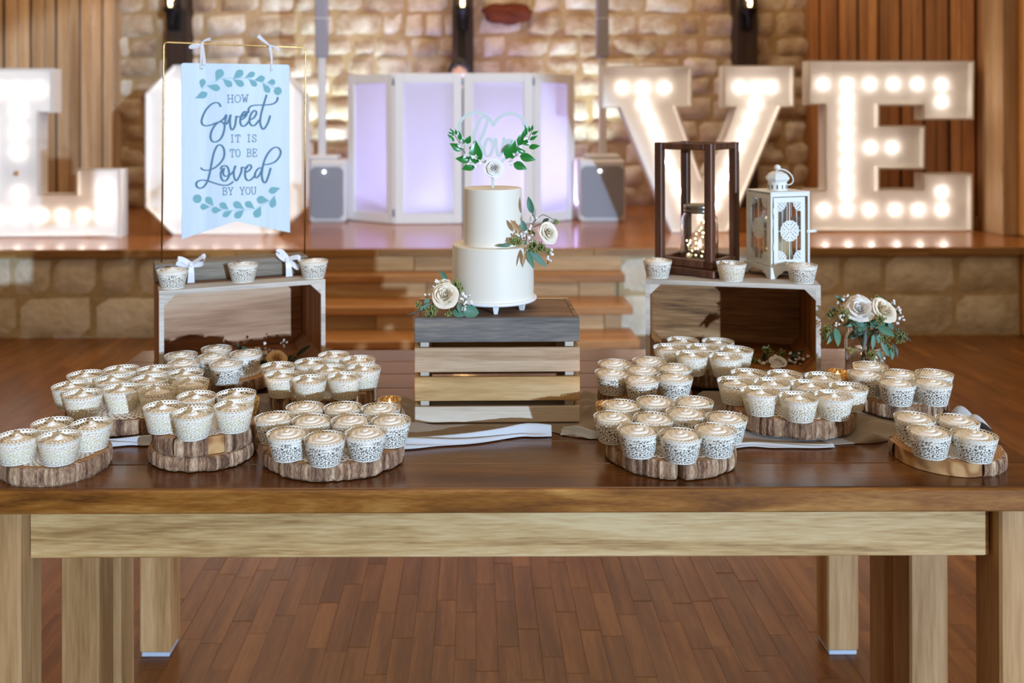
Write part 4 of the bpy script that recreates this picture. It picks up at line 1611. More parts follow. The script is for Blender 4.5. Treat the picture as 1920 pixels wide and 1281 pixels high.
obj('lower_tier', tier(0.0875, bz + 0.008, 0.137, 1.0), M['icing'], T)
obj('upper_tier', tier(0.0635, 0.136, 0.258, 4.0), M['icing'], T)
CAKE_TOP = CCT + 0.258

# ================================================================ flat stroke shapes
def stroke_mesh(mb, pts, half, y0, y1, closed=False, slant=None, k=6, plane=None):
    """ribbon of ink along (u, w) points, extruded y0..y1; half may be a number or fn(i, n, direction)"""
    ps = smooth_path([(p[0], p[1], 0) for p in pts], k, closed) if k > 1 else [Vector((p[0], p[1], 0)) for p in pts]
    n = len(ps)
    v, f = [], []
    stroke_mesh.k = (stroke_mesh.k + 1) % 7
    oy = 0.00006 * stroke_mesh.k
    y0, y1 = y0 - oy, y1 + oy
    for i, p in enumerate(ps):
        t = (ps[(i + 1) % n] - ps[i - 1]) if closed else (ps[min(i + 1, n - 1)] - ps[max(i - 1, 0)])
        if t.length < 1e-9:
            t = Vector((1, 0, 0))
        t.normalize()
        nr = Vector((-t.y, t.x, 0))
        h = half(i / max(1, n - 1), t) if callable(half) else half
        for s in (-1, 1):
            for y in (y0 - 0.0005 * i / n, y1):
                q = p + nr * (h * s)
                v.append((q.x, y, q.y))
    for i in range(n if closed else n - 1):
        j = (i + 1) % n
        a, b_ = i * 4, j * 4
        f += [(a, a + 2, b_ + 2, b_), (a + 1, b_ + 1, b_ + 3, a + 3), (a, b_, b_ + 1, a + 1), (a + 2, a + 3, b_ + 3, b_ + 2)]
    if not closed:
        f += [(0, 1, 3, 2), ((n - 1) * 4, (n - 1) * 4 + 2, (n - 1) * 4 + 3, (n - 1) * 4 + 1)]
        for e in (0, n - 1):         # round ends
            h = half(e / max(1, n - 1), Vector((1, 0, 0))) if callable(half) else half
            b_ = len(v)
            p = ps[e]
            for q in range(8):
                a = 2 * PI * q / 8
                v.append((p.x + h * math.cos(a), y0 - 0.0005 * e / n - 0.00003, p.y + h * math.sin(a)))
            f.append(tuple(range(b_, b_ + 8)))
    if plane:
        v = [plane(*q) for q in v]
    mb.add(v, f)
    return mb


stroke_mesh.k = 0

# ================================================================ leaves, roses, sprays
def leaf_mb(base, tip, w, up=Vector((0, -1, 0)), bend=0.12, fold=0.15, shape='oval', nu=7):
    base, tip = Vector(base), Vector(tip)
    ax = tip - base
    L_ = ax.length
    ax.normalize()
    sd = ax.cross(up)
    if sd.length < 1e-4:
        sd = ax.orthogonal()
    sd.normalize()
    nn = sd.cross(ax).normalized()

    def fn(u, v):
        if shape == 'oval':
            ww = math.sin(PI * min(1, u ** 0.85)) ** 0.75
        elif shape == 'tip':
            ww = math.sin(PI * u ** 0.75) * (1 - 0.25 * u)
        else:
            ww = math.sin(PI * u ** 1.25) ** 0.8
        s = v * 2 - 1
        p = base + ax * (L_ * u) + sd * (s * ww * w / 2) + nn * (L_ * bend * math.sin(PI * u) + abs(s) * ww * w * fold)
        return p
    return MB().grid(fn, nu, 4)


PETALS = {}


def petal_mesh(r0, r1, h, half, curl, key):
    if key in PETALS:
        return PETALS[key]

    def fn(u, v):
        s = u * 2 - 1
        th = s * half
        edge = max(0, (v - 0.7) / 0.3)
        r = r0 + (r1 - r0) * v ** 1.4 + curl * edge ** 2 + 0.02 * math.sin(s * 5) * v
        z = h * (v ** 0.85) * (1 - 0.14 * s * s * v + 0.03 * math.sin(s * 6 + key * 2) * v) - curl * 0.7 * edge ** 2
        return (r * math.cos(th), r * math.sin(th), z)
    me = MB().grid(fn, 10, 7).mesh('petal')
    PETALS[key] = me
    return me


RINGS = [(3, 0.09, 0.17, 0.93, 1.5, 0.01), (3, 0.14, 0.28, 0.95, 1.35, 0.03), (4, 0.20, 0.42, 0.93, 1.05, 0.07), (5, 0.24, 0.60, 0.86, 1.02, 0.12), (5, 0.26, 0.80, 0.72, 1.05, 0.18)]


def rose(parent, loc, R, direction, mt, seed=0, rings=5):
    """rose head with loose petals; opens along direction"""
    rg = random.Random(seed)
    q = Vector(direction).normalized().to_track_quat('Z', 'Y')
    hd = MB().ball((0, 0, 0.05), 0.34, 12, 8, sq=(1, 1, 0.9))
    hd.grid(lambda u, v: ((0.015 + 0.085 * (1 - v) + 0.02 * u) * math.cos(u * 9.4), (0.015 + 0.085 * (1 - v) + 0.02 * u) * math.sin(u * 9.4), 0.25 + 0.62 * v - 0.05 * u), 30, 4)
    hd.ball((0, 0, 0.62), 0.085, 10, 7, sq=(1, 1, 2.2))
    o = obj('rose', hd, M[mt], parent, loc, q.to_euler())
    o.scale = (R, R, R)
    for k, (n, r0, r1, h, half, curl) in enumerate(RINGS[:rings]):
        for i in range(n):
            me = petal_mesh(r0, r1, h, half, curl, k)
            p = link('petal', me, None, o, (0, 0, -0.05 - 0.03 * k), (rg.uniform(-.09, .09), rg.uniform(-.09, .09), 2 * PI * i / n + k * 0.9 + rg.uniform(-0.25, 0.25)))
            if len(me.materials) == 0:
                me.materials.append(M['petal'])
            p.material_slots[0].link = 'OBJECT'
            p.material_slots[0].material = M[mt]
    return o


def bouquet(T, roses=(), leaves=(), breath=(), seeds=(), stems=(), seed=0, zmin=None):
    """all points are photo pixels with a depth; turned into the bouquet's own space"""
    rg = random.Random(seed)
    o0 = T.location.copy()
    zl_ = -9 if zmin is None else zmin - o0.z

    def W(px, py, D):
        q = atD(px, py, D) - o0
        q.z = max(q.z, zl_ + 0.004)
        return q

    def low(mb):
        mb.v = [(p[0], p[1], max(p[2], zl_ + 0.0006)) for p in mb.v]
        return mb
    for i, (px, py, D, R, dr, mt) in enumerate(roses):
        rose(T, W(px, py, D), R, dr, mt, seed + i)
    for (bx, by, tx, ty, wpx, D0, D1, mt) in leaves:
        a, b_ = W(bx, by, D0), W(tx, ty, D1)
        obj('leaf', low(leaf_mb(a, b_, wpx * D0 / FPX, Vector((rg.uniform(-.3, .3), -1, 0.25)), rg.uniform(-0.05, 0.14))), M[mt], T)
    st_, br, sd_ = MB(), MB(), MB()
    for (pts, r) in stems:
        st_.tube(smooth_path([W(*p) for p in pts], 5), r, 5)
    for (px, py, D, n, rad) in breath:
        c = W(px, py, D)
        for q in range(n):
            p = c + Vector((rg.gauss(0, rad), rg.gauss(0, rad * 0.6), rg.gauss(0, rad)))
            rr = rg.uniform(0.0016, 0.0028)
            for w in range(4):
                br.ball(p + Vector((rg.uniform(-1, 1), rg.uniform(-1, 1), rg.uniform(-1, 1))) * rr * 0.8, rr, 6, 4)
            st_.tube([c + Vector((0, 0.004, -0.01)), p], 0.0005, 4)
    for (px, py, D, n, rad) in seeds:
        c = W(px, py, D)
        for q in range(int(n * 1.7)):
            d = Vector((rg.gauss(0, 1), rg.gauss(0, 0.7), rg.gauss(0, 1)))
            d = d.normalized() * rad * rg.uniform(0.3, 1.1)
            sd_.ball(c + d, 0.0016, 5, 4, sq=(0.8, 0.8, 1.5))
            st_.tube([c, c + d], 0.0005, 4)
    if br.v:
        tag(obj('baby_breath', low(br), M['breath'], T), kind='stuff')
    if sd_.v:
        tag(obj('seed_cluster', low(sd_), M['seed'], T), kind='stuff')
    if st_.v:
        obj('stems', low(st_), M['stem'], T)


zc = lambda x, y: (760 + x / 5.571, 490 + y / 5.571)
T = thing('flower_spray', 'cream rose spray with eucalyptus lying on the centre crate beside the cake foot', 'flowers', at(838, 590, CCT))
LV = []
for (bx, by, tx, ty, w, d0, d1, mt) in ((440, 210, 365, 95, 55, 1.90, 1.91, 'leaf'), (490, 520, 620, 590, 80, 1.862, 1.855, 'leaf'), (600, 520, 770, 540, 150, 1.858, 1.862, 'leaf'), (570, 430, 575, 540, 60, 1.86, 1.85, 'leaf2'),
                                        (150, 510, 270, 440, 40, 1.87, 1.87, 'leaf2'), (190, 430, 270, 395, 45, 1.875, 1.875, 'leaf2'), (140, 530, 0, 578, 14, 1.868, 1.86, 'leaf_dark')):
    a, b_ = zc(bx, by), zc(tx, ty)
    LV.append((a[0], a[1], b_[0], b_[1], w / 5.571, d0, d1, mt))
bouquet(T, [(*zc(425, 375), 1.874, 0.0285, (-0.15, -0.85, 0.5), 'petal'), (*zc(405, 265), 1.893, 0.017, (0.0, -0.5, 1), 'petal')], LV,
        [(*zc(345, 200), 1.89, 3, 0.003), (*zc(300, 290), 1.885, 2, 0.003), (*zc(230, 345), 1.88, 2, 0.003), (*zc(620, 380), 1.862, 7, 0.005), (*zc(610, 475), 1.855, 5, 0.005), (*zc(690, 430), 1.858, 2, 0.003)],
        [(*zc(530, 250), 1.89, 40, 0.012), (*zc(560, 290), 1.88, 25, 0.009), (*zc(260, 540), 1.862, 40, 0.012), (*zc(300, 490), 1.87, 30, 0.012), (*zc(130, 455), 1.872, 16, 0.007), (*zc(450, 545), 1.86, 14, 0.007)],
        [([(*zc(10, 575), 1.862), (*zc(150, 520), 1.87), (*zc(300, 480), 1.875)], 0.0012), ([(*zc(420, 200), 1.9), (*zc(450, 330), 1.885)], 0.001), ([(*zc(540, 260), 1.885), (*zc(500, 400), 1.88)], 0.001), ([(*zc(130, 455), 1.872), (*zc(320, 470), 1.876)], 0.001)], 3, CCT)

zd = lambda x, y: (930 + x / 7.536, 350 + y / 7.536)
T = thing('flower_spray', 'cream rose spray with green seeds tucked into the right side of the cake', 'flowers', atD(985, 455, 1.905))
LV = []
for (bx, by, tx, ty, w, d0, d1, mt) in ((515, 385, 455, 135, 95, 1.90, 1.90, 'leaf'), (410, 640, 370, 470, 95, 1.888, 1.885, 'leaf2'), (335, 635, 205, 470, 80, 1.888, 1.884, 'leaf_dry'), (445, 890, 720, 1140, 105, 1.885, 1.875, 'leaf2'),
                                        (435, 900, 530, 1165, 75, 1.87, 1.858, 'leaf'), (425, 880, 372, 1140, 45, 1.872, 1.862, 'leaf_dry'), (210, 835, 10, 835, 50, 1.882, 1.884, 'leaf'), (655, 510, 750, 450, 60, 1.9, 1.9, 'leaf_dark'),
                                        (395, 830, 430, 760, 45, 1.88, 1.88, 'leaf2'), (820, 530, 850, 460, 30, 1.9, 1.9, 'leaf')):
    a, b_ = zd(bx, by), zd(tx, ty)
    LV.append((a[0], a[1], b_[0], b_[1], w / 7.536, d0, d1, mt))
bouquet(T, [(*zd(700, 670), 1.885, 0.0245, (0.5, -0.8, 0.3), 'petal')], LV,
        [(*zd(490, 460), 1.9, 6, 0.004), (*zd(470, 600), 1.89, 5, 0.004), (*zd(340, 680), 1.886, 6, 0.004), (*zd(400, 680), 1.884, 6, 0.004), (*zd(480, 760), 1.88, 6, 0.005), (*zd(795, 920), 1.885, 3, 0.003), (*zd(725, 1035), 1.885, 4, 0.004)],
        [(*zd(300, 780), 1.885, 45, 0.011), (*zd(240, 770), 1.884, 25, 0.008), (*zd(530, 840), 1.88, 40, 0.013), (*zd(640, 870), 1.882, 35, 0.011), (*zd(740, 920), 1.885, 22, 0.008), (*zd(840, 490), 1.9, 10, 0.006), (*zd(500, 660), 1.89, 14, 0.008)],
        [([(*zd(420, 600), 1.89), (*zd(560, 560), 1.895), (*zd(660, 510), 1.9), (*zd(740, 450), 1.9)], 0.0008), ([(*zd(550, 490), 1.895), (*zd(620, 420), 1.9), (*zd(680, 400), 1.9), (*zd(800, 460), 1.9), (*zd(830, 500), 1.9)], 0.0007),
         ([(*zd(510, 390), 1.9), (*zd(550, 480), 1.895), (*zd(440, 650), 1.89), (*zd(430, 820), 1.885)], 0.0009), ([(*zd(430, 820), 1.885), (*zd(640, 880), 1.883), (*zd(800, 930), 1.885)], 0.0008), ([(*zd(430, 760), 1.888), (*zd(300, 780), 1.886), (*zd(20, 838), 1.884)], 0.0008)], 8)

# ================================================================ CAKE TOPPER
TD = 1.957
ze = lambda x, y: (820 + x / 6.742, 190 + y / 6.742)
T = thing('cake_topper', 'white heart topper reading love with green leaves and a white rose, on the cake', 'cake topper', (atD(924, 352, TD).x, TD, CAKE_TOP))
o0 = T.location


def tp(x, y):
    p = atD(*ze(x, y), TD)
    return (p.x - o0.x, p.z - o0.z)


heart = [(705, 305), (745, 240), (800, 192), (870, 160), (945, 155), (1025, 180), (1085, 235), (1118, 310), (1110, 400), (1060, 500), (960, 620), (850, 730), (715, 830),
         (590, 750), (470, 640), (370, 540), (300, 440), (270, 350), (290, 265), (340, 200), (410, 155), (490, 142), (570, 160), (640, 205), (680, 250)]
px_m = TD / FPX
hmb = MB()
stroke_mesh(hmb, [tp(*p) for p in heart] + [tp(705, 305)], lambda t, d: 0.0033, -0.0015, 0.0015, k=6)
obj('heart_outline', hmb, M['acrylic'], T)
word = [[(640, 215), (600, 190), (550, 220), (505, 310), (470, 410), (460, 480), (480, 530), (520, 510), (570, 430), (610, 320), (632, 240), (615, 205)],
        [(520, 510), (560, 600), (580, 650)], [(690, 490), (640, 470), (605, 540), (590, 630), (620, 690), (665, 680), (700, 600), (700, 520), (660, 480)],
        [(700, 540), (735, 480), (745, 580), (760, 670), (785, 690), (815, 620), (840, 490), (835, 465), (870, 515), (940, 490)],
        [(870, 600), (925, 560), (945, 510), (905, 490), (868, 560), (870, 640), (915, 680), (970, 640)]]
wmb = MB()
for s in word:
    stroke_mesh(wmb, [tp(*p) for p in s], lambda t, d: 0.0033 if abs(d.y) > 0.5 else 0.0023, -0.0014, 0.0014)
obj('word_love', wmb, M['acrylic'], T)
obj('stick', MB().box(-0.0027, 0.0027, -0.0015, 0.0015, -0.05, tp(705, 800)[1], c=0.0004), M['acrylic'], T)
for (bx, by, tx, ty, w, dy) in ((480, 790, 485, 490, 150, -0.004), (410, 745, 225, 722, 85, -0.003), (480, 800, 305, 860, 95, -0.003), (310, 620, 155, 530, 85, -0.003), (372, 535, 420, 430, 65, -0.002), (215, 507, 125, 412, 38, -0.002),
                                (208, 435, 135, 385, 30, -0.002), (210, 412, 155, 342, 32, -0.002), (240, 425, 225, 342, 30, -0.002), (287, 490, 272, 372, 48, -0.002), (345, 532, 305, 465, 30, -0.002),
                                (880, 725, 985, 488, 150, -0.004), (1040, 690, 1245, 742, 95, -0.003), (960, 785, 1135, 857, 95, -0.003), (1155, 585, 1300, 560, 60, -0.003), (1035, 560, 1080, 378, 85, -0.003), (1110, 645, 985, 590, 75, -0.005),
                                (1118, 445, 1100, 290, 48, -0.002), (1165, 392, 1150, 303, 32, -0.002), (1190, 372, 1205, 290, 30, -0.002), (1190, 418, 1280, 375, 34, -0.002), (1165, 492, 1270, 430, 40, -0.002), (1085, 500, 1160, 560, 70, -0.005)):
    a, b_ = tp(bx, by), tp(tx, ty)
    obj('leaf', leaf_mb((a[0], dy, a[1]), (b_[0], dy - 0.002, b_[1]), 1.3 * w / 6.742 * px_m, Vector((0, -1, 0.1)), 0.06, 0.12, 'tip', 8), M['leaf_green'], T)
sm = MB()
for pts in (((290, 540), (240, 460), (200, 400)), ((480, 790), (400, 720), (330, 620), (290, 540), (275, 440)), ((1150, 480), (1185, 400), (1200, 350)), ((900, 770), (1000, 680), (1100, 580), (1150, 480))):
    q = [tp(*p) for p in pts]
    sm.tube(smooth_path([(p[0], -0.002, p[1]) for p in q], 4), 0.0007, 5)
obj('twig', sm, plain('dark_twig', '#1d3a3a', 0.5), T)
bl = MB()
rg = random.Random(5)
for (x, y, n) in ((300, 570, 7), (370, 690, 9), (465, 705, 8), (420, 780, 5), (560, 770, 7), (500, 820, 5), (1125, 460, 6), (1075, 590, 8), (1170, 530, 5), (985, 690, 8), (920, 750, 8), (935, 820, 4)):
    for q in range(n):
        a = rg.uniform(-0.6, PI + 0.6)
        p = tp(x, y)
        L_ = rg.uniform(0.006, 0.010)
        lm = leaf_mb((p[0] + rg.gauss(0, .0015), -0.006, p[1]), (p[0] + L_ * math.cos(a), -0.012, p[1] + L_ * math.sin(a)), 0.0042, nu=4)
        bl.add(lm.v, lm.f, 0, True)
tag(obj('blossom', bl, M['petal_w'], T), kind='stuff')
rp = tp(712, 845)
ro = rose(T, (rp[0], -0.004, rp[1]), 0.0215, (0.05, -1, 0.1), 'petal_w', 4)

# ================================================================ HANGING SIGN
a_, b_ = Vector((-0.7365, 2.275, 0)), Vector((-0.483, 2.368, 0))
sw = (b_ - a_).length
sang = math.atan2((b_ - a_).y, (b_ - a_).x)
zt_ = atD(338, 118, 2.275).z
T = thing('hanging_sign', 'pale blue-white pennant sign with script lettering, hung from the brass frame', 'sign', (a_.x, a_.y, zt_), sang)
SH = 331 * 2.275 / FPX
S = lambda x, y: ((x - 338 + (y - 118) * 0.012) / 205 * sw, -((y - (118 + 7 * (x - 338) / 205)) / (331 - 13 * (x - 338) / 205)) * SH)
r_c = 0.006
ol = [(0, -SH), S(435, 417 + 0.0), (sw, -SH + 0.004), (sw, -r_c), (sw - r_c * 0.3, -r_c * 0.3), (sw - r_c, 0), (r_c, 0), (r_c * 0.3, -r_c * 0.3), (0, -r_c)]
obj('board', MB().prism(ol, 0.0, 0.006), M['sign'], T)
f6 = lambda x, y: (320 + x / 6.404, 60 + y / 6.404)
f7 = lambda x, y: (320 + x / 5.125, 250 + y / 5.125)
s6 = lambda pts: [S(*f6(*p)) for p in pts]
s7 = lambda pts: [S(*f7(*p)) for p in pts]
pm_ = sw / 205.0
ink = MB()
hw = lambda t, d: (1.05 + 0.95 * abs(d.y)) * pm_
for s in (s6([(575, 905), (555, 868), (515, 855), (460, 878), (400, 940), (360, 1020), (345, 1080), (360, 1118), (405, 1132), (480, 1115), (560, 1085), (610, 1050), (640, 1005)]),
          s6([(480, 1112), (560, 1088), (600, 1100), (618, 1130), (612, 1190), (590, 1260)]) + s7([(480, 15), (450, 65), (405, 90), (368, 75), (358, 35)]) + s6([(447, 1260), (465, 1190), (510, 1120), (570, 1080), (625, 1040), (645, 1005)]),
          s6([(645, 1005), (630, 1070), (625, 1110), (645, 1112), (670, 1070), (692, 1005), (683, 1080), (690, 1160), (712, 1185), (742, 1140), (758, 1050), (760, 1025), (790, 1032), (840, 1025), (880, 985)]),
          s6([(800, 1075), (850, 1050), (888, 1005), (880, 972), (850, 978), (817, 1030), (808, 1100), (830, 1142), (870, 1135), (920, 1080)]),
          s6([(920, 1072), (970, 1050), (1004, 1000), (1000, 967), (970, 965), (932, 1020), (920, 1090), (945, 1137), (985, 1135), (1045, 1070)]),
          s6([(1135, 775), (1100, 880), (1065, 1000), (1050, 1100), (1065, 1160), (1090, 1185), (1130, 1140), (1158, 1080), (1175, 1025)]),
          s6([(912, 985), (910, 945), (935, 910), (990, 895), (1080, 895), (1180, 890), (1240, 870), (1270, 830), (1270, 805)]),
          s7([(262, 335), (285, 355), (330, 360), (390, 340), (450, 290), (485, 230), (485, 160), (455, 120), (420, 130), (390, 190), (370, 270), (350, 370), (325, 460), (290, 515), (250, 532), (220, 510), (222, 475), (260, 455), (320, 460), (390, 485), (460, 505), (520, 505), (570, 475)]),
          s7([(490, 342), (460, 365), (450, 410), (465, 455), (495, 465), (525, 430), (530, 370), (510, 325), (470, 322), (450, 350)]),
          s7([(482, 352), (474, 390), (492, 420), (540, 408), (575, 370), (595, 322)]),
          s7([(590, 325), (576, 380), (582, 440), (602, 465), (632, 420), (652, 370), (655, 338), (690, 345), (715, 338)]),
          s7([(690, 388), (725, 370), (748, 340), (735, 315), (705, 332), (686, 380), (690, 440), (717, 466), (752, 450), (790, 410)]),
          s7([(850, 348), (820, 350), (790, 385), (780, 425), (800, 440), (835, 400), (856, 345)]),
          s7([(868, 318), (930, 310), (990, 285), (1030, 235), (1040, 190), (1015, 156), (970, 156), (920, 200), (880, 270), (855, 360), (850, 430), (865, 482), (890, 482), (920, 410), (938, 350)])):
    stroke_mesh(ink, s, hw, -0.0006, 0.0003)
obj('script_lettering', ink, M['ink'], T)

# typewriter capitals as strokes in a 0..1 box
CAP = {
    'H': [[(.18, 0), (.18, 1)], [(.82, 0), (.82, 1)], [(.18, .52), (.82, .52)], [(.02, 0), (.34, 0)], [(.66, 0), (.98, 0)], [(.02, 1), (.34, 1)], [(.66, 1), (.98, 1)]],
    'O': [[(.5 + .44 * math.cos(q * PI / 8), .5 + .5 * math.sin(q * PI / 8)) for q in range(17)]],
    'W': [[(.1, 1), (.3, 0)], [(.3, 0), (.5, .72)], [(.5, .72), (.7, 0)], [(.7, 0), (.9, 1)], [(-.04, 1), (.26, 1)], [(.74, 1), (1.04, 1)]],
    'I': [[(.5, 0), (.5, 1)], [(.25, 0), (.75, 0)], [(.25, 1), (.75, 1)]],
    'T': [[(.5, 0), (.5, 1)], [(.05, 1), (.95, 1)], [(.05, 1), (.05, .74)], [(.95, 1), (.95, .74)], [(.3, 0), (.7, 0)]],
    'S': [[(.85, .95), (.85, .72)], [(.85, .8), (.7, .97), (.45, 1), (.2, .92), (.12, .75), (.25, .58), (.5, .5), (.78, .42), (.9, .24), (.78, .06), (.5, 0), (.25, .04), (.13, .2)], [(.13, .05), (.13, .3)]],
    'B': [[(.2, 0), (.2, 1)], [(.05, 1), (.6, 1), (.8, .92), (.82, .72), (.65, .54), (.2, .53)], [(.62, .53), (.88, .4), (.9, .18), (.7, 0), (.05, 0)]],
    'E': [[(.2, 0), (.2, 1)], [(.05, 1), (.9, 1), (.9, .76)], [(.05, 0), (.92, 0), (.92, .26)], [(.2, .52), (.62, .52)], [(.62, .4), (.62, .64)]],
    'Y': [[(.1, 1), (.5, .45)], [(.9, 1), (.5, .45)], [(.5, .45), (.5, 0)], [(-.03, 1), (.28, 1)], [(.72, 1), (1.03, 1)], [(.3, 0), (.7, 0)]],
    'U': [[(.15, 1), (.15, .3), (.28, .05), (.5, 0), (.72, .05), (.85, .3), (.85, 1)], [(0, 1), (.3, 1)], [(.7, 1), (1, 1)]],
}
for txt, x0, x1, y0, y1 in (('HOW', 422, 462, 180, 194), ('IT IS', 426, 477, 255, 268.5), ('TO BE', 425.5, 477.5, 282, 296), ('BY YOU', 410.5, 474.5, 353.5, 367)):
    n = len(txt)
    pit = (x1 - x0) / (n - 0.12)
    for i, chh in enumerate(txt):
        if chh == ' ':
            continue
        cap = MB()
        for s in CAP[chh]:
            q = [S(x0 + pit * (i + 0.88 * u), y1 - (y1 - y0) * w + 0.0) for u, w in s]
            stroke_mesh(cap, q, 0.72 * pm_, -0.0006, 0.0003, k=1)
        obj('printed_letter', cap, M['ink'], T)
lf, lf2 = MB(), MB()


def printed_leaf(c, x0, y0, x1, y1, w, sc):
    a, b2 = Vector((*S(*c(x0, y0)), 0)), Vector((*S(*c(x1, y1)), 0))
    ax = b2 - a
    L_ = ax.length
    ax.normalize()
    sd = Vector((-ax.y, ax.x, 0))
    W_ = w / sc * pm_
    pts = []
    for s in (1, -1):
        for q in range(11):
            u = q / 10 if s > 0 else 1 - q / 10
            ww = math.sin(PI * u ** 1.7) ** 0.75 if 0 < u < 1 else 0
            p = a + ax * (L_ * 1.06 * u) + sd * (s * ww * W_ / 2)
            pts.append((p.x, p.y))
    pts = pts[:-1][1:] if False else pts
    v = [(p[0], -0.0006, p[1]) for p in pts]
    obj('printed_leaf', MB().add(v, [tuple(range(len(v)))]), M['teal'], T)


for e in ((350, 690, 372, 572, 78), (410, 650, 565, 688, 85), (270, 800, 412, 742, 85), (520, 600, 590, 462, 105), (600, 570, 708, 660, 82), (725, 578, 842, 480, 92), (725, 575, 852, 655, 85), (870, 565, 990, 508, 72), (915, 580, 1012, 662, 70), (985, 595, 1112, 570, 82), (1085, 630, 1168, 742, 80), (1140, 625, 1242, 620, 78)):
    printed_leaf(f6, *e, 6.404)
for e in ((345, 712, 255, 710, 62), (380, 708, 312, 622, 68), (460, 745, 362, 745, 66), (525, 745, 442, 682, 66), (560, 752, 468, 803, 60), (675, 742, 573, 678, 72), (675, 745, 583, 818, 72), (775, 738, 688, 676, 68), (838, 715, 780, 818, 82), (920, 665, 800, 648, 82), (975, 615, 945, 727, 70), (1035, 542, 920, 576, 70)):
    printed_leaf(f7, *e, 5.125)
for c, x, y, r, sc_ in ((f6, 1275, 730, 50, 6.404), (f7, 225, 632, 42, 5.125)):
    pts = [S(*c(x + r * math.cos(q * PI / 10), y + r * math.sin(q * PI / 10))) for q in range(20)]
    obj('printed_leaf', MB().add([(p[0], -0.0006, p[1]) for p in pts], [tuple(range(20))]), M['teal'], T)
stroke_mesh(lf2, s6([(345, 720), (400, 660), (520, 600), (600, 568), (725, 568), (870, 566), (985, 595), (1090, 625), (1240, 690)]), 0.25 * pm_, -0.0005, 0.0002)
stroke_mesh(lf, s7([(240, 660), (345, 715), (460, 745), (560, 750), (675, 745), (775, 738), (840, 710), (920, 665), (975, 612)]), 0.25 * pm_, -0.0005, 0.0002)
obj('printed_stem', lf, M['teal'], T)
obj('printed_stem', lf2, M['teal'], T)
hol = MB()
for (x, y) in ((376.3, 129.5), (508.3, 134)):
    p = S(x, y)
    hol.add([(p[0] + 0.0017 * math.cos(q * PI / 5), -0.0007, p[1] + 0.0017 * math.sin(q * PI / 5)) for q in range(10)], [tuple(range(10))])
obj('eyelet_hole', hol, M['black'], T)

# stand: brass wire frame rising from a weathered beam on the crate
ex = (CLr - CLl).normalized()
en = Vector((-ex.y, ex.x, 0))
cang = math.atan2(ex.y, ex.x)
T = thing('sign_stand', 'brass wire sign frame rising from a grey weathered wood beam on the left crate', 'sign stand', (CLl + en * 0.100 + Vector((0, 0, CT))), cang)
inv = T.matrix_basis.inverted()
bw_ = ex.length
obj('beam', MB().box(-0.005, 0.372, 0.0, 0.075, 0.0, 0.046, c=0.002), M['block_grey'], T)
pl_, pr_ = inv @ atD(303, 490, 2.262), inv @ atD(575, 480, 2.375)
tl_, tr_ = inv @ atD(307.5, 79, 2.262), inv @ atD(577, 88, 2.375)
yb = 0.04
tl_.y = tr_.y = pl_.y = pr_.y = yb
c_ = 0.008
pts = [(pl_.x, yb, 0.02), (pl_.x * 0.5 + tl_.x * 0.5, yb, tl_.z * 0.5), (tl_.x, yb, tl_.z - c_), (tl_.x + c_ * 0.3, yb, tl_.z - c_ * 0.3), (tl_.x + c_, yb, tl_.z), (tr_.x - c_, yb, tr_.z), (tr_.x - c_ * 0.3, yb, tr_.z - c_ * 0.3), (tr_.x, yb, tr_.z - c_), (pr_.x * 0.5 + tr_.x * 0.5, yb, tr_.z * 0.5), (pr_.x, yb, 0.02)]
obj('wire_frame', MB().tube(pts, 0.0021, 8), M['brass'], T)


def ribbon(mb, pts, w, wdir=None, k=8):
    ps = smooth_path(pts, k)
    n = len(ps)
    v, f = [], []
    for i, p in enumerate(ps):
        t = (ps[min(i + 1, n - 1)] - ps[max(i - 1, 0)]).normalized()
        d = Vector(wdir) if wdir else t.cross(Vector((0, 1, 0)))
        d = (d - t * d.dot(t))
        if d.length < 1e-5:
            d = t.orthogonal()
        d.normalize()
        ww = w(i / (n - 1)) if callable(w) else w
        v += [p - d * ww / 2, p + d * ww / 2]
    for i in range(n - 1):
        f.append((2 * i, 2 * i + 1, 2 * i + 3, 2 * i + 2))
    return mb.add(v, f, 0, True)


# ribbons holding the sign
for i, (x, y, top, lp1, lp2) in enumerate((((376.3), 129.5, (378, 82), [(377, 84), (362, 85), (357, 89), (372, 86)], [(378, 82), (384, 76), (391, 74), (395, 73)]), (508.3, 134, (505, 86), [(504, 84), (494, 76), (484, 67)], [(506, 85), (515, 88), (524, 94)]))):
    Dd = 2.288 + (x - 338) / 205 * 0.093
    T2 = thing('ribbon_tie', 'white ribbon tie holding the %s corner of the hanging sign' % ('left', 'right')[i], 'ribbon', atD(*top, Dd - 0.012), 0, 'ribbon ties of the hanging sign')
    W = lambda q, dd=0.0: atD(q[0], q[1], Dd - 0.016 + dd) - T2.location
    hang = MB()
    ribbon(hang, [W((top[0] + 1, top[1])), W((x + 1, (top[1] + y) / 2), -0.002), W((x, y), -0.003)], lambda t: 0.0065 * (1 - 0.75 * t) + 0.0008)
    if i == 0:
        ribbon(hang, [W((top[0] + 2, top[1])), W((382, 104), -0.004), W((383, 122), -0.004)], lambda t: 0.004 + 0.006 * t)
    obj('strap', hang, M['ribbon'], T2)
    bw2 = MB()
    ribbon(bw2, [W(q, -0.003 * j) for j, q in enumerate(lp1)], lambda t: 0.004 + 0.006 * t)
    ribbon(bw2, [W(q, -0.002 * j) for j, q in enumerate(lp2)], lambda t: 0.003 + 0.006 * t)
    bw2.ball(W(top), 0.0032, 8, 6)
    obj('bow', bw2, M['ribbon'], T2)

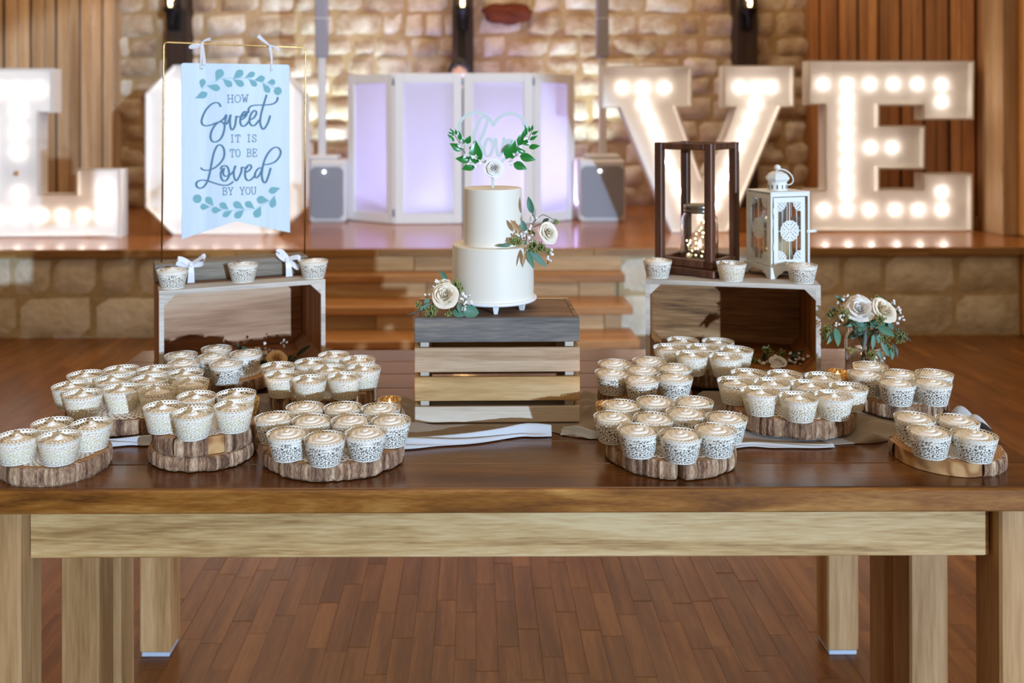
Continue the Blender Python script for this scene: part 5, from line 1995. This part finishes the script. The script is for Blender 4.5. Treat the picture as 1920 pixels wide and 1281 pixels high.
# satin bows around the beam
zb_ = lambda x, y: (260 + x / 4.745, 470 + y / 4.745)
for i, (knot, l1, l2, tail, D) in enumerate((((465, 125), [(465, 125), (400, 85), (350, 75), (345, 110), (420, 125), (465, 128)], [(465, 125), (520, 90), (575, 50), (590, 80), (560, 118), (470, 128)], [(465, 128), (468, 200), (465, 290)], 2.235),
                                             ((1320, 85), [(1320, 85), (1270, 60), (1235, 15), (1270, 10), (1300, 40), (1325, 80)], [(1320, 85), (1370, 65), (1425, 65), (1425, 150), (1370, 120), (1325, 90)], [(1325, 90), (1335, 150), (1340, 232)], 2.315))):
    T2 = thing('satin_bow', 'white satin bow tied round the grey sign beam, %s end' % ('left', 'right')[i], 'bow', atD(*zb_(*knot), D), cang * 0, 'satin bows on the sign beam')
    W = lambda q, dd=0.0: atD(*zb_(*q), D + dd) - T2.location
    lb = MB()
    for l in (l1, l2):
        dd = [0, -0.006, -0.012, -0.002, 0.004, 0]
        ribbon(lb, [W(q, dd[j] * 0.6) for j, q in enumerate(l)], 0.013, (0.15, 0.55, 1.0))
    obj('loop', lb, M['ribbon'], T2)
    obj('knot', MB().ball((0, -0.003, 0), 0.0062, 10, 7, sq=(1, 0.7, 1)), M['ribbon'], T2)
    tb = MB()
    ribbon(tb, [W(tail[0], -0.003), W(tail[1], -0.006), W(tail[2], -0.004)], lambda t: 0.011 + 0.006 * t, (1, 0.3, 0))
    obj('tail', tb, M['ribbon'], T2)

# ================================================================ JARS, LANTERNS, CANDLES
def jar_profile(r, h, neck):
    out = [(0, 0), (r * 0.86, 0), (r * 0.97, 0.006), (r, 0.014), (r, h * 0.70), (r * 0.95, h * 0.80), (neck + 0.002, h * 0.875), (neck, h * 0.90), (neck, h * 0.99), (neck - 0.001, h)]
    inn = [(p[0] - 0.0028, p[1] + (0.004 if p[0] < r * 0.9 and p[1] < 0.01 else 0)) for p in reversed(out[1:])]
    inn = [(max(a, 0), b_) for a, b_ in inn] + [(0, 0.005)]
    return out + inn


# brown lantern frame
sB, phi = 0.186, math.radians(41)
Fp = Vector((0.594, 2.255, CT))
T = thing('wooden_lantern', 'tall dark brown open-frame lantern on the right crate holding a glass jar', 'lantern', Fp, 0)
ul = Vector((-math.cos(phi), math.sin(phi), 0))
ur = Vector((math.sin(phi), math.cos(phi), 0))
Rm = Matrix(((ur.x, ul.x, 0, 0), (ur.y, ul.y, 0, 0), (0, 0, 1, 0), (0, 0, 0, 1)))
# local: u along right edge, v along left edge
H_ = 0.338


def lb_(name, u0, u1, v0, v1, z0, z1, c=0.002):
    return obj(name, MB().box(u0, u1, v0, v1, z0, z1, c=c, M=Rm), M['brown'], T)


tI = 0.012
lb_('base_plinth', 0, sB, 0, sB, 0, 0.020, 0.003)
p_ = 0.021
for (u, v) in ((tI, tI), (sB - tI - p_, tI), (tI, sB - tI - p_), (sB - tI - p_, sB - tI - p_)):
    lb_('post', u, u + p_, v, v + p_, 0.020, H_)
for z0, z1, nm in ((0.0205, 0.040, 'lower_rail'), (H_ - 0.018, H_, 'top_rail')):
    e0, e1 = (tI + p_, sB - tI - p_) if nm == 'lower_rail' else (tI - 0.002, sB - tI + 0.002)
    o_ = 0.002
    if nm == 'lower_rail':
        for v in (tI + o_, sB - tI - p_ + o_):
            lb_(nm, e0 + 0.0005, e1 - 0.0005, v, v + p_ - 2 * o_, z0, z1)
            lb_(nm, v, v + p_ - 2 * o_, e0 + 0.0005, e1 - 0.0005, z0, z1)
    else:
        for v in (tI + 0.001, sB - tI - p_ + 0.001):
            lb_(nm, tI + p_ + 0.0003, sB - tI - p_ - 0.0003, v, v + p_ - 0.002, z0, z1 - 0.001)
            lb_(nm, v, v + p_ - 0.002, tI + p_ + 0.0003, sB - tI - p_ - 0.0003, z0, z1 - 0.001)
cen = Fp + (ul + ur) * (sB / 2)
# jar with fairy lights
jx = Vector((cen.x + 0.005, cen.y - 0.003, CT + 0.0208))
T = thing('mason_jar', 'clear lidded glass jar full of fairy lights inside the brown lantern', 'jar', jx)
jr, jh = 0.0485, 0.150
obj('glass_body', MB().lathe(jar_profile(jr, jh, 0.037), 40), M['glass'], T)
obj('lid', MB().lathe([(0, jh + 0.002), (0.036, jh + 0.002), (0.0395, jh + 0.0035), (0.0405, jh + 0.001), (0.0405, jh - 0.008), (0.0393, jh - 0.0095), (0.0405, jh - 0.011), (0.0405, jh - 0.018), (0.0385, jh - 0.018)], 40), M['lid'], T)
rg = random.Random(12)
wp = []
for k in range(26):
    a = k * 2.4 + rg.uniform(-.4, .4)
    rr = rg.uniform(0.012, 0.037)
    wp.append(Vector((rr * math.cos(a), rr * math.sin(a), 0.012 + 0.108 * ((k * 0.37 + rg.uniform(-0.08, 0.08)) % 1.0))))
obj('fairy_wire', MB().tube(smooth_path(wp, 5), 0.0006, 4), M['fairywire'], T)
for k in range(0, 26):
    obj('fairy_bulb', MB().ball(wp[k], 0.0024, 7, 5), M['fairy'], T)
light('fairy_glow', 'POINT', jx + Vector((0.0, 0, 0.085)), 0.05, (1.0, 0.66, 0.32), size=0.002)

# white metal lantern
sW, phw = 0.112, math.radians(75)
Fw = Vector((0.738, 2.262, CT))
T = thing('metal_lantern', 'white metal lantern with lace-cut door and a cream candle on the right crate', 'lantern', Fw)
ul = Vector((-math.cos(phw), math.sin(phw), 0))
ur = Vector((math.sin(phw), math.cos(phw), 0))
Rw = Matrix(((ur.x, ul.x, 0, 0), (ur.y, ul.y, 0, 0), (0, 0, 1, 0), (0, 0, 0, 1)))
z0_, z1_ = 0.028, 0.213
wl = lambda name, mb, mt='lantern', par=None: obj(name, mb, M[mt], par if par is not None else T)
# base skirt with bracket feet: four sides
for s in range(4):
    Q = Rw @ Matrix.Translation((sW / 2, sW / 2, 0)) @ Matrix.Rotation(s * PI / 2, 4, 'Z') @ Matrix.Translation((-sW / 2, -sW / 2, 0))
    e = 0.004
    ol = [(-e, 0), (0.012, 0), (0.018, 0.008), (0.028, 0.012), (0.034, 0.018), (sW - 0.034, 0.018), (sW - 0.028, 0.012), (sW - 0.018, 0.008), (sW - 0.012, 0), (sW + e, 0), (sW + e, 0.028), (-e, 0.028)]
    wl('skirt', MB().prism(ol, -e, -e + 0.0018, M=Q))
wl('floor_plate', MB().box(-0.002, sW + 0.002, -0.002, sW + 0.002, z0_ - 0.003, z0_, M=Rw))
wl('roof_plate', MB().box(-0.001, sW + 0.001, -0.001, sW + 0.001, z1_, z1_ + 0.003, c=0.001, M=Rw))
k_ = 0.0055
for (u, v) in ((0, 0), (sW - k_, 0), (0, sW - k_), (sW - k_, sW - k_)):
    wl('corner_post', MB().box(u, u + k_, v, v + k_, z0_, z1_, c=0.0006, M=Rw))


def lace_panel(shape, seed):
    """flat cut-metal ornament in mm: returns verts (u, w) metres and faces"""
    step = 0.7
    R = {'disc': 27.5, 'corner': 24.0}[shape]
    lo = -R - 1.5 if shape == 'disc' else -1.0
    xs = np.arange(lo, R + 1.6, step)
    X, Y = np.meshgrid(xs, xs, indexing='ij')
    rr = np.hypot(X, Y)
    th = np.arctan2(Y, X)
    n = 16
    Fb = R - 0.9 + 0.9 * np.cos(n * th) - rr
    holes = np.full(X.shape, 9.0)
    for ring, cnt_, sz in ((R * 0.80, 16, 1.5), (R * 0.60, 12, 1.55), (R * 0.39, 8, 1.55), (R * 0.18, 4, 1.4)):
        for q in range(cnt_):
            a = 2 * PI * (q + (0.5 if cnt_ in (12, 4) else 0)) / cnt_
            cx, cy = ring * math.cos(a), ring * math.sin(a)
            dx, dy = X - cx, Y - cy
            u, w = dx * math.cos(a) + dy * math.sin(a), -dx * math.sin(a) + dy * math.cos(a)
            holes = np.minimum(holes, np.hypot(u / 1.25, w + 0.5 * np.sin(u)) - sz)
    F2 = np.minimum(Fb, holes)
    if shape == 'corner':
        F2 = np.minimum(F2, np.minimum(X, Y) + 0.5)
    return contour(F2, lambda i, j: ((lo + i * step) / 1000, (lo + j * step) / 1000))


DISC, CORN = lace_panel('disc', 1), lace_panel('corner', 2)


def ornate_side(par, Q, w, zA, zB, f=0.012):
    """door-like frame with panes, bars and lace ornaments on plane v=0, u in 0..w"""
    mb = MB()
    mb.box(0, f, 0, 0.002, zA, zB, M=Q).box(w - f, w, 0, 0.002, zA, zB, M=Q).box(f, w - f, 0, 0.002, zA, zA + f, M=Q).box(f, w - f, 0, 0.002, zB - f, zB, M=Q)
    fr_ = obj('door_frame', mb, M['lantern'], par)
    uc, zm = w / 2, (zA + zB) / 2
    bars = MB().box(uc - 0.001, uc + 0.001, 0.0002, 0.0015, zA + f, zB - f, M=Q).box(f, w - f, 0.0002, 0.0015, zm - 0.0008, zm + 0.0008, M=Q)
    for u in (uc - 0.021, uc + 0.021):
        bars.box(u - 0.0005, u + 0.0005, 0.0002, 0.0012, zA + f, zB - f, M=Q)
    obj('glazing_bar', bars, M['lantern'], fr_)
    v2, f2 = DISC
    obj('lace_medallion', MB().add([(uc + p[0], -0.0008, zm + p[1]) for p in v2], f2, 0, False, Q), M['lantern'], fr_)
    v2, f2 = CORN
    for (u0, su) in ((f, 1), (w - f, -1)):
        for (zz, sz) in ((zA + f, 1), (zB - f, -1)):
            obj('lace_corner', MB().add([(u0 + su * p[0], -0.0008, zz + sz * p[1]) for p in v2], f2, 0, False, Q), M['lantern'], fr_)
    obj('pane', MB().box(f, w - f, 0.003, 0.0042, zA + f * 0.6, zB - f * 0.6, M=Q), M['glass'], fr_)
    return fr_


Qf = Rw
wl('rail', MB().box(k_, sW - k_, 0, 0.004, z1_ - 0.009, z1_, M=Rw).box(k_, sW - k_, 0, 0.004, z0_, z0_ + 0.006, M=Rw))
ornate_side(T, Rw @ Matrix.Translation((k_ + 0.002, -0.0022, 0)) @ Matrix.Rotation(math.radians(0), 4, 'Z'), sW - 2 * k_ - 0.012, z0_ + 0.006, z1_ - 0.011)
Ql = Rw @ Matrix.Translation((0.0, sW, 0)) @ Matrix.Rotation(-PI / 2, 4, 'Z')
for s, Q in ((0, Ql), (1, Rw @ Matrix.Translation((sW, 0, 0)) @ Matrix.Rotation(PI / 2, 4, 'Z')), (2, Rw @ Matrix.Translation((sW, sW, 0)) @ Matrix.Rotation(PI, 4, 'Z'))):
    ornate_side(T, Q @ Matrix.Translation((k_, 0.0005, 0)), sW - 2 * k_, z0_ + 0.003, z1_ - 0.003, 0.012)
wl('latch', MB().box(sW - 0.012, sW + 0.012, -0.006, -0.0024, 0.112, 0.119, c=0.001, M=Rw).ball((sW + 0.012, -0.004, 0.1155), 0.0042, 8, 6, M=Rw))
for zz in (0.07, 0.16):
    wl('hinge', MB().tube([(k_, -0.003, zz), (k_, -0.003, zz + 0.016)], 0.0014, 6, M=Rw))
cc = Rw @ Vector((sW / 2, sW / 2, 0))
cT = Matrix.Translation((cc.x, cc.y, 0))
wl('chimney', MB().lathe([(0.0245, z1_ + 0.003), (0.0235, z1_ + 0.022), (0.0225, z1_ + 0.024)], 28, M=cT))
sl = MB()
for q in range(12):
    a = q * PI / 6 + 0.2
    sl.box(-0.0012, 0.0012, -0.0008, 0.0008, z1_ + 0.007, z1_ + 0.017, M=cT @ Matrix.Rotation(a, 4, 'Z') @ Matrix.Translation((0, -0.0242, 0)))
wl('vent_slot', sl, 'black')
wl('chimney_roof', MB().lathe([(0.0225, z1_ + 0.023), (0.0300, z1_ + 0.032), (0.0300, z1_ + 0.035), (0.023, z1_ + 0.045), (0.012, z1_ + 0.051), (0.0, z1_ + 0.052)], 8, smooth=False, M=cT @ Matrix.Rotation(0.3, 4, 'Z')))
wl('finial', MB().ball((cc.x, cc.y, z1_ + 0.060), 0.0085, 14, 10))
rp_ = [(cc.x + 0.010 + 0.026 * math.cos(q * PI / 12), cc.y - 0.030 + 0.012 * math.sin(q * PI / 12) + 0.02, z1_ + 0.036 + 0.0 + 0.0235 * math.sin(q * PI / 12)) for q in range(24)]
rp_ = []
for q in range(24):
    a = q * PI / 12
    u, w = 0.0245 * math.cos(a), 0.0235 * math.sin(a)
    rp_.append((cc.x + 0.013 + u * 0.95 - w * 0.25, cc.y - 0.022 - (w - 0.02) * 0.5, z1_ + 0.037 + w * 0.85 - u * 0.25))
wl('ring_handle', MB().tube(rp_, 0.0018, 7, closed=True))
T = thing('pillar_candle', 'cream pillar candle inside the white metal lantern', 'candle', Fw + Vector((cc.x, cc.y, z0_)))
obj('wax', MB().lathe([(0, 0), (0.032, 0), (0.0325, 0.002), (0.0325, 0.086), (0.031, 0.089), (0.024, 0.087), (0, 0.085)], 32), M['wax'], T)
obj('wick', MB().tube([(0, 0, 0.084), (0.001, 0, 0.094)], 0.0009, 6), M['black'], T)

# jar vase with bouquet at the right table end
vj = Vector((0.930, 2.16, TZ))
T = thing('jar_vase', 'clear glass jar used as a vase at the right table end', 'vase', vj)
obj('glass_body', MB().lathe(jar_profile(0.047, 0.128, 0.037), 40), M['glass'], T)
obj('water', MB().lathe([(0, 0.0052), (0.0405, 0.0052), (0.0438, 0.014), (0.0438, 0.07), (0, 0.07)], 32), glass('water_clear'), T)
ring = MB()
for k in range(2):
    ring.tube([(0.012 * (1 - 0.4 * k) * math.cos(q * PI / 10) + 0.006, -math.sqrt(max(1e-6, 0.0474 ** 2 - (0.012 * (1 - .4 * k) * math.cos(q * PI / 10) + 0.006) ** 2)), 0.05 + 0.018 * (1 - 0.4 * k) * math.sin(q * PI / 10)) for q in range(20)], 0.0012, 6, closed=True)
obj('embossed_emblem', ring, M['glass'], T)
obj('neck_thread', MB().tube([(0.0378 * math.cos(q * PI / 12), 0.0378 * math.sin(q * PI / 12), 0.116 + 0.008 * q / 48) for q in range(48)], 0.0011, 6), M['glass'], T)
zj = lambda x, y: (1520 + x / 7.115, 540 + y / 7.115)
T = thing('bouquet', 'cream rose and eucalyptus bouquet standing in the jar vase', 'bouquet', vj + Vector((0, 0, 0.126)))
LV = []
for (bx, by, tx, ty, w, d0, d1, mt) in ((420, 190, 330, 90, 50, 2.17, 2.17, 'leaf'), (330, 530, 365, 785, 95, 2.10, 2.08, 'leaf'), (325, 565, 215, 760, 55, 2.11, 2.09, 'leaf2'), (250, 560, 150, 720, 50, 2.13, 2.12, 'leaf'),
                                        (840, 620, 825, 830, 60, 2.08, 2.065, 'leaf2'), (890, 510, 1120, 640, 110, 2.10, 2.085, 'leaf'), (1040, 460, 1100, 560, 70, 2.12, 2.11, 'leaf2'), (570, 450, 650, 520, 80, 2.11, 2.1, 'leaf'),
                                        (940, 700, 1050, 920, 70, 2.09, 2.075, 'leaf2'), (1080, 720, 1155, 945, 60, 2.11, 2.10, 'leaf_dark'), (1060, 800, 1085, 965, 70, 2.10, 2.09, 'leaf'), (1110, 510, 1355, 720, 34, 2.13, 2.12, 'leaf_dark'),
                                        (920, 620, 900, 740, 60, 2.09, 2.08, 'leaf2'), (730, 560, 690, 860, 60, 2.085, 2.075, 'leaf_dark'), (640, 520, 700, 600, 70, 2.10, 2.09, 'leaf'), (500, 420, 640, 530, 60, 2.12, 2.1, 'leaf_dark'),
                                        (330, 300, 250, 245, 40, 2.14, 2.14, 'leaf_dark'), (320, 400, 200, 355, 40, 2.14, 2.14, 'leaf_dark'), (900, 830, 950, 950, 50, 2.08, 2.075, 'leaf2'), (1000, 900, 1040, 860, 40, 2.09, 2.09, 'leaf2')):
    a, b_ = zj(bx, by), zj(tx, ty)
    LV.append((a[0], a[1], b_[0], b_[1], w / 7.115, d0, d1, mt))
rgb_ = random.Random(71)
for q in range(26):
    an = rgb_.uniform(0, 2 * PI)
    bx, by = 740 + 190 * math.cos(an) * rgb_.random(), 470 + 110 * math.sin(an)
    L_ = rgb_.uniform(110, 210)
    if abs(bx - 740) < 260 and by < 420:
        by = 430
    tx, ty = bx + L_ * math.cos(an) * 1.1, by + abs(L_ * math.sin(an)) * 0.8 + 30
    a, b_ = zj(bx, by), zj(tx, ty)
    dd = rgb_.uniform(2.12, 2.17)
    LV.append((a[0], a[1], b_[0], b_[1], rgb_.uniform(50, 85) / 7.115, dd, dd - 0.015, rgb_.choice(['leaf_dark', 'leaf', 'leaf2', 'leaf_dark'])))
bouquet(T, [(*zj(660, 320), 2.135, 0.034, (-0.35, -0.75, 0.6), 'petal_w'), (*zj(930, 340), 2.13, 0.034, (0.3, -0.7, 0.65), 'petal'), (*zj(650, 215), 2.17, 0.024, (0.0, -0.4, 1), 'petal_w')], LV,
        [(*zj(405, 215), 2.16, 6, 0.006), (*zj(520, 110), 2.17, 4, 0.006), (*zj(480, 170), 2.17, 4, 0.005), (*zj(400, 420), 2.12, 6, 0.006), (*zj(380, 480), 2.12, 4, 0.005), (*zj(850, 180), 2.16, 6, 0.006), (*zj(990, 165), 2.16, 3, 0.004), (*zj(1115, 205), 2.15, 4, 0.005), (*zj(1160, 290), 2.15, 3, 0.004), (*zj(1200, 370), 2.15, 4, 0.006), (*zj(1190, 440), 2.15, 2, 0.004), (*zj(790, 230), 2.14, 4, 0.005), (*zj(860, 960), 2.08, 5, 0.005), (*zj(960, 960), 2.09, 4, 0.005)],
        [(*zj(440, 350), 2.12, 40, 0.014), (*zj(240, 560), 2.13, 30, 0.013), (*zj(180, 600), 2.13, 22, 0.011), (*zj(940, 420), 2.09, 34, 0.013), (*zj(980, 680), 2.09, 34, 0.014), (*zj(1180, 650), 2.12, 40, 0.017), (*zj(820, 900), 2.08, 30, 0.013), (*zj(540, 830), 2.1, 14, 0.009), (*zj(890, 150), 2.17, 18, 0.01), (*zj(280, 350), 2.14, 22, 0.012), (*zj(1040, 820), 2.1, 20, 0.012)],
        [([(*zj(700, 1050), 2.16), (*zj(700, 700), 2.15), (*zj(660, 400), 2.15)], 0.003), ([(*zj(760, 1050), 2.16), (*zj(780, 700), 2.15), (*zj(920, 400), 2.15)], 0.003), ([(*zj(740, 1000), 2.17), (*zj(640, 650), 2.15), (*zj(430, 400), 2.14), (*zj(240, 560), 2.13), (*zj(160, 680), 2.12)], 0.0014),
         ([(*zj(650, 620), 2.14), (*zj(450, 400), 2.14), (*zj(330, 300), 2.14), (*zj(200, 360), 2.14)], 0.0014), ([(*zj(760, 900), 2.15), (*zj(850, 560), 2.12), (*zj(1100, 600), 2.12), (*zj(1200, 680), 2.12)], 0.0013), ([(*zj(760, 700), 2.13), (*zj(850, 600), 2.1), (*zj(980, 680), 2.09), (*zj(1060, 820), 2.1)], 0.0013),
         ([(*zj(760, 600), 2.14), (*zj(900, 130), 2.17), (*zj(1060, 200), 2.16), (*zj(1200, 370), 2.15)], 0.0009), ([(*zj(600, 600), 2.14), (*zj(500, 200), 2.17), (*zj(400, 200), 2.16)], 0.001)], 21)

# flowers inside the crates
zl = lambda x, y: (260 + x / 4.745, 470 + y / 4.745)
T = thing('flower_spray', 'peach rose and baby breath spray lying in the left crate', 'flowers', at(530, 700, TZ))
LV = []
for (bx, by, tx, ty, w, d0, d1, mt) in ((1400, 950, 1530, 840, 40, 2.33, 2.32, 'leaf_dark'), (1040, 1080, 1180, 1020, 90, 2.24, 2.24, 'leaf_dark'), (980, 1160, 1110, 1090, 80, 2.22, 2.22, 'leaf_dark'), (1320, 1000, 1420, 960, 60, 2.3, 2.3, 'leaf_dark'), (1090, 1010, 1040, 930, 50, 2.27, 2.27, 'leaf_dark'), (940, 920, 870, 830, 40, 2.32, 2.32, 'leaf_dark'), (920, 900, 970, 870, 70, 2.3, 2.3, 'leaf2')):
    a, b_ = zl(bx, by), zl(tx, ty)
    LV.append((a[0], a[1], b_[0], b_[1], w / 4.745, d0, d1, mt))
bouquet(T, [(*zl(1225, 985), 2.265, 0.026, (0.2, -0.6, 0.8), 'petal_peach')], LV,
        [(*zl(1120, 880), 2.3, 9, 0.008), (*zl(1160, 920), 2.29, 9, 0.009), (*zl(1060, 920), 2.29, 8, 0.008), (*zl(1140, 970), 2.27, 7, 0.008), (*zl(1310, 810), 2.34, 6, 0.008)],
        [(*zl(1080, 1000), 2.27, 24, 0.012), (*zl(1380, 990), 2.3, 20, 0.012)],
        [([(*zl(1000, 1130), 2.24), (*zl(1120, 1040), 2.26), (*zl(1160, 900), 2.29)], 0.001), ([(*zl(1200, 1080), 2.25), (*zl(1380, 980), 2.3), (*zl(1530, 850), 2.32)], 0.0012), ([(*zl(900, 950), 2.3), (*zl(870, 830), 2.32)], 0.001)], 31, TZ + 0.0115)
zr = lambda x, y: (1180 + x / 4.926, 480 + y / 4.926)
T = thing('flower_spray', 'dark leafed spray with white buds lying in the right crate', 'flowers', at(1470, 712, TZ))
LV = []
for (bx, by, tx, ty, w, d0, d1, mt) in ((1480, 1010, 1610, 870, 60, 2.26, 2.25, 'leaf_dark'), (1470, 920, 1615, 880, 50, 2.25, 2.25, 'leaf_dark'), (1240, 1010, 1250, 890, 55, 2.27, 2.27, 'leaf_dark'), (1330, 990, 1320, 920, 50, 2.26, 2.26, 'leaf_dark'), (1680, 1060, 1690, 940, 40, 2.26, 2.26, 'leaf_dark'), (1300, 1070, 1410, 1000, 90, 2.22, 2.22, 'petal_w')):
    a, b_ = zr(bx, by), zr(tx, ty)
    LV.append((a[0], a[1], b_[0], b_[1], w / 4.926, d0, d1, mt))
bouquet(T, [(*zr(1370, 1050), 2.235, 0.022, (0.0, -0.5, 1.0), 'petal_w')], LV,
        [(*zr(1250, 990), 2.25, 5, 0.006), (*zr(1340, 960), 2.25, 5, 0.006), (*zr(1580, 950), 2.25, 10, 0.011), (*zr(1640, 1000), 2.25, 12, 0.011), (*zr(1540, 1020), 2.25, 12, 0.011), (*zr(1240, 1040), 2.25, 6, 0.007), (*zr(1680, 960), 2.26, 6, 0.008)],
        [(*zr(1270, 870), 2.27, 24, 0.012), (*zr(1150, 1030), 2.26, 26, 0.013), (*zr(1310, 900), 2.26, 14, 0.008), (*zr(1410, 900), 2.27, 20, 0.011), (*zr(1440, 990), 2.25, 16, 0.01)],
        [([(*zr(1150, 1060), 2.26), (*zr(1250, 990), 2.26), (*zr(1275, 860), 2.27)], 0.001), ([(*zr(1300, 1060), 2.25), (*zr(1420, 980), 2.26), (*zr(1400, 900), 2.27)], 0.001), ([(*zr(1420, 1070), 2.25), (*zr(1490, 1000), 2.26), (*zr(1600, 890), 2.25)], 0.0012), ([(*zr(1420, 1070), 2.25), (*zr(1600, 1000), 2.25), (*zr(1690, 960), 2.26)], 0.001)], 37, TZ + 0.0115)

# votive candles in mottled gold glass
for i, (X, Y, z, lab) in enumerate(((-0.174, 1.838, 0.0, 'gold votive candle, lit, left of the centre crate'), (0.263, 1.805, 0.0, 'gold votive candle, lit, right of the centre crate'),
                                    (-0.462, 1.835, 0.004, 'gold votive candle hidden behind the double stacked slice'), (0.815, 2.04, 0.0, 'gold votive candle behind the largest right slice'), (-0.262, 2.15, 0.0, 'gold votive candle behind the slice left of the centre crate'))):
    T = thing('votive_candle', lab, 'candle', (X, Y, TZ + z + (0.004 if i < 3 else 0)), 0, 'gold votive candles')
    r, h = 0.0245, 0.054
    obj('gold_glass', MB().lathe([(0, 0), (r * 0.93, 0), (r * 0.97, 0.003), (r, h), (r - 0.0022, h), (r * 0.9, 0.006), (0, 0.006)], 32), M['gold'], T)
    obj('wax', MB().lathe([(0, 0.0065), (r * 0.86, 0.0065), (r * 0.87, 0.036), (0, 0.034)], 24), M['wax'], T)
    obj('flame', MB().lathe([(0, 0.036), (0.0028, 0.040), (0.0032, 0.044), (0.0015, 0.050), (0, 0.055)], 10), M['flame'], T)
    light('candle_light', 'POINT', (X, Y, TZ + z + 0.052), 0.10, (1.0, 0.55, 0.2), size=0.006)
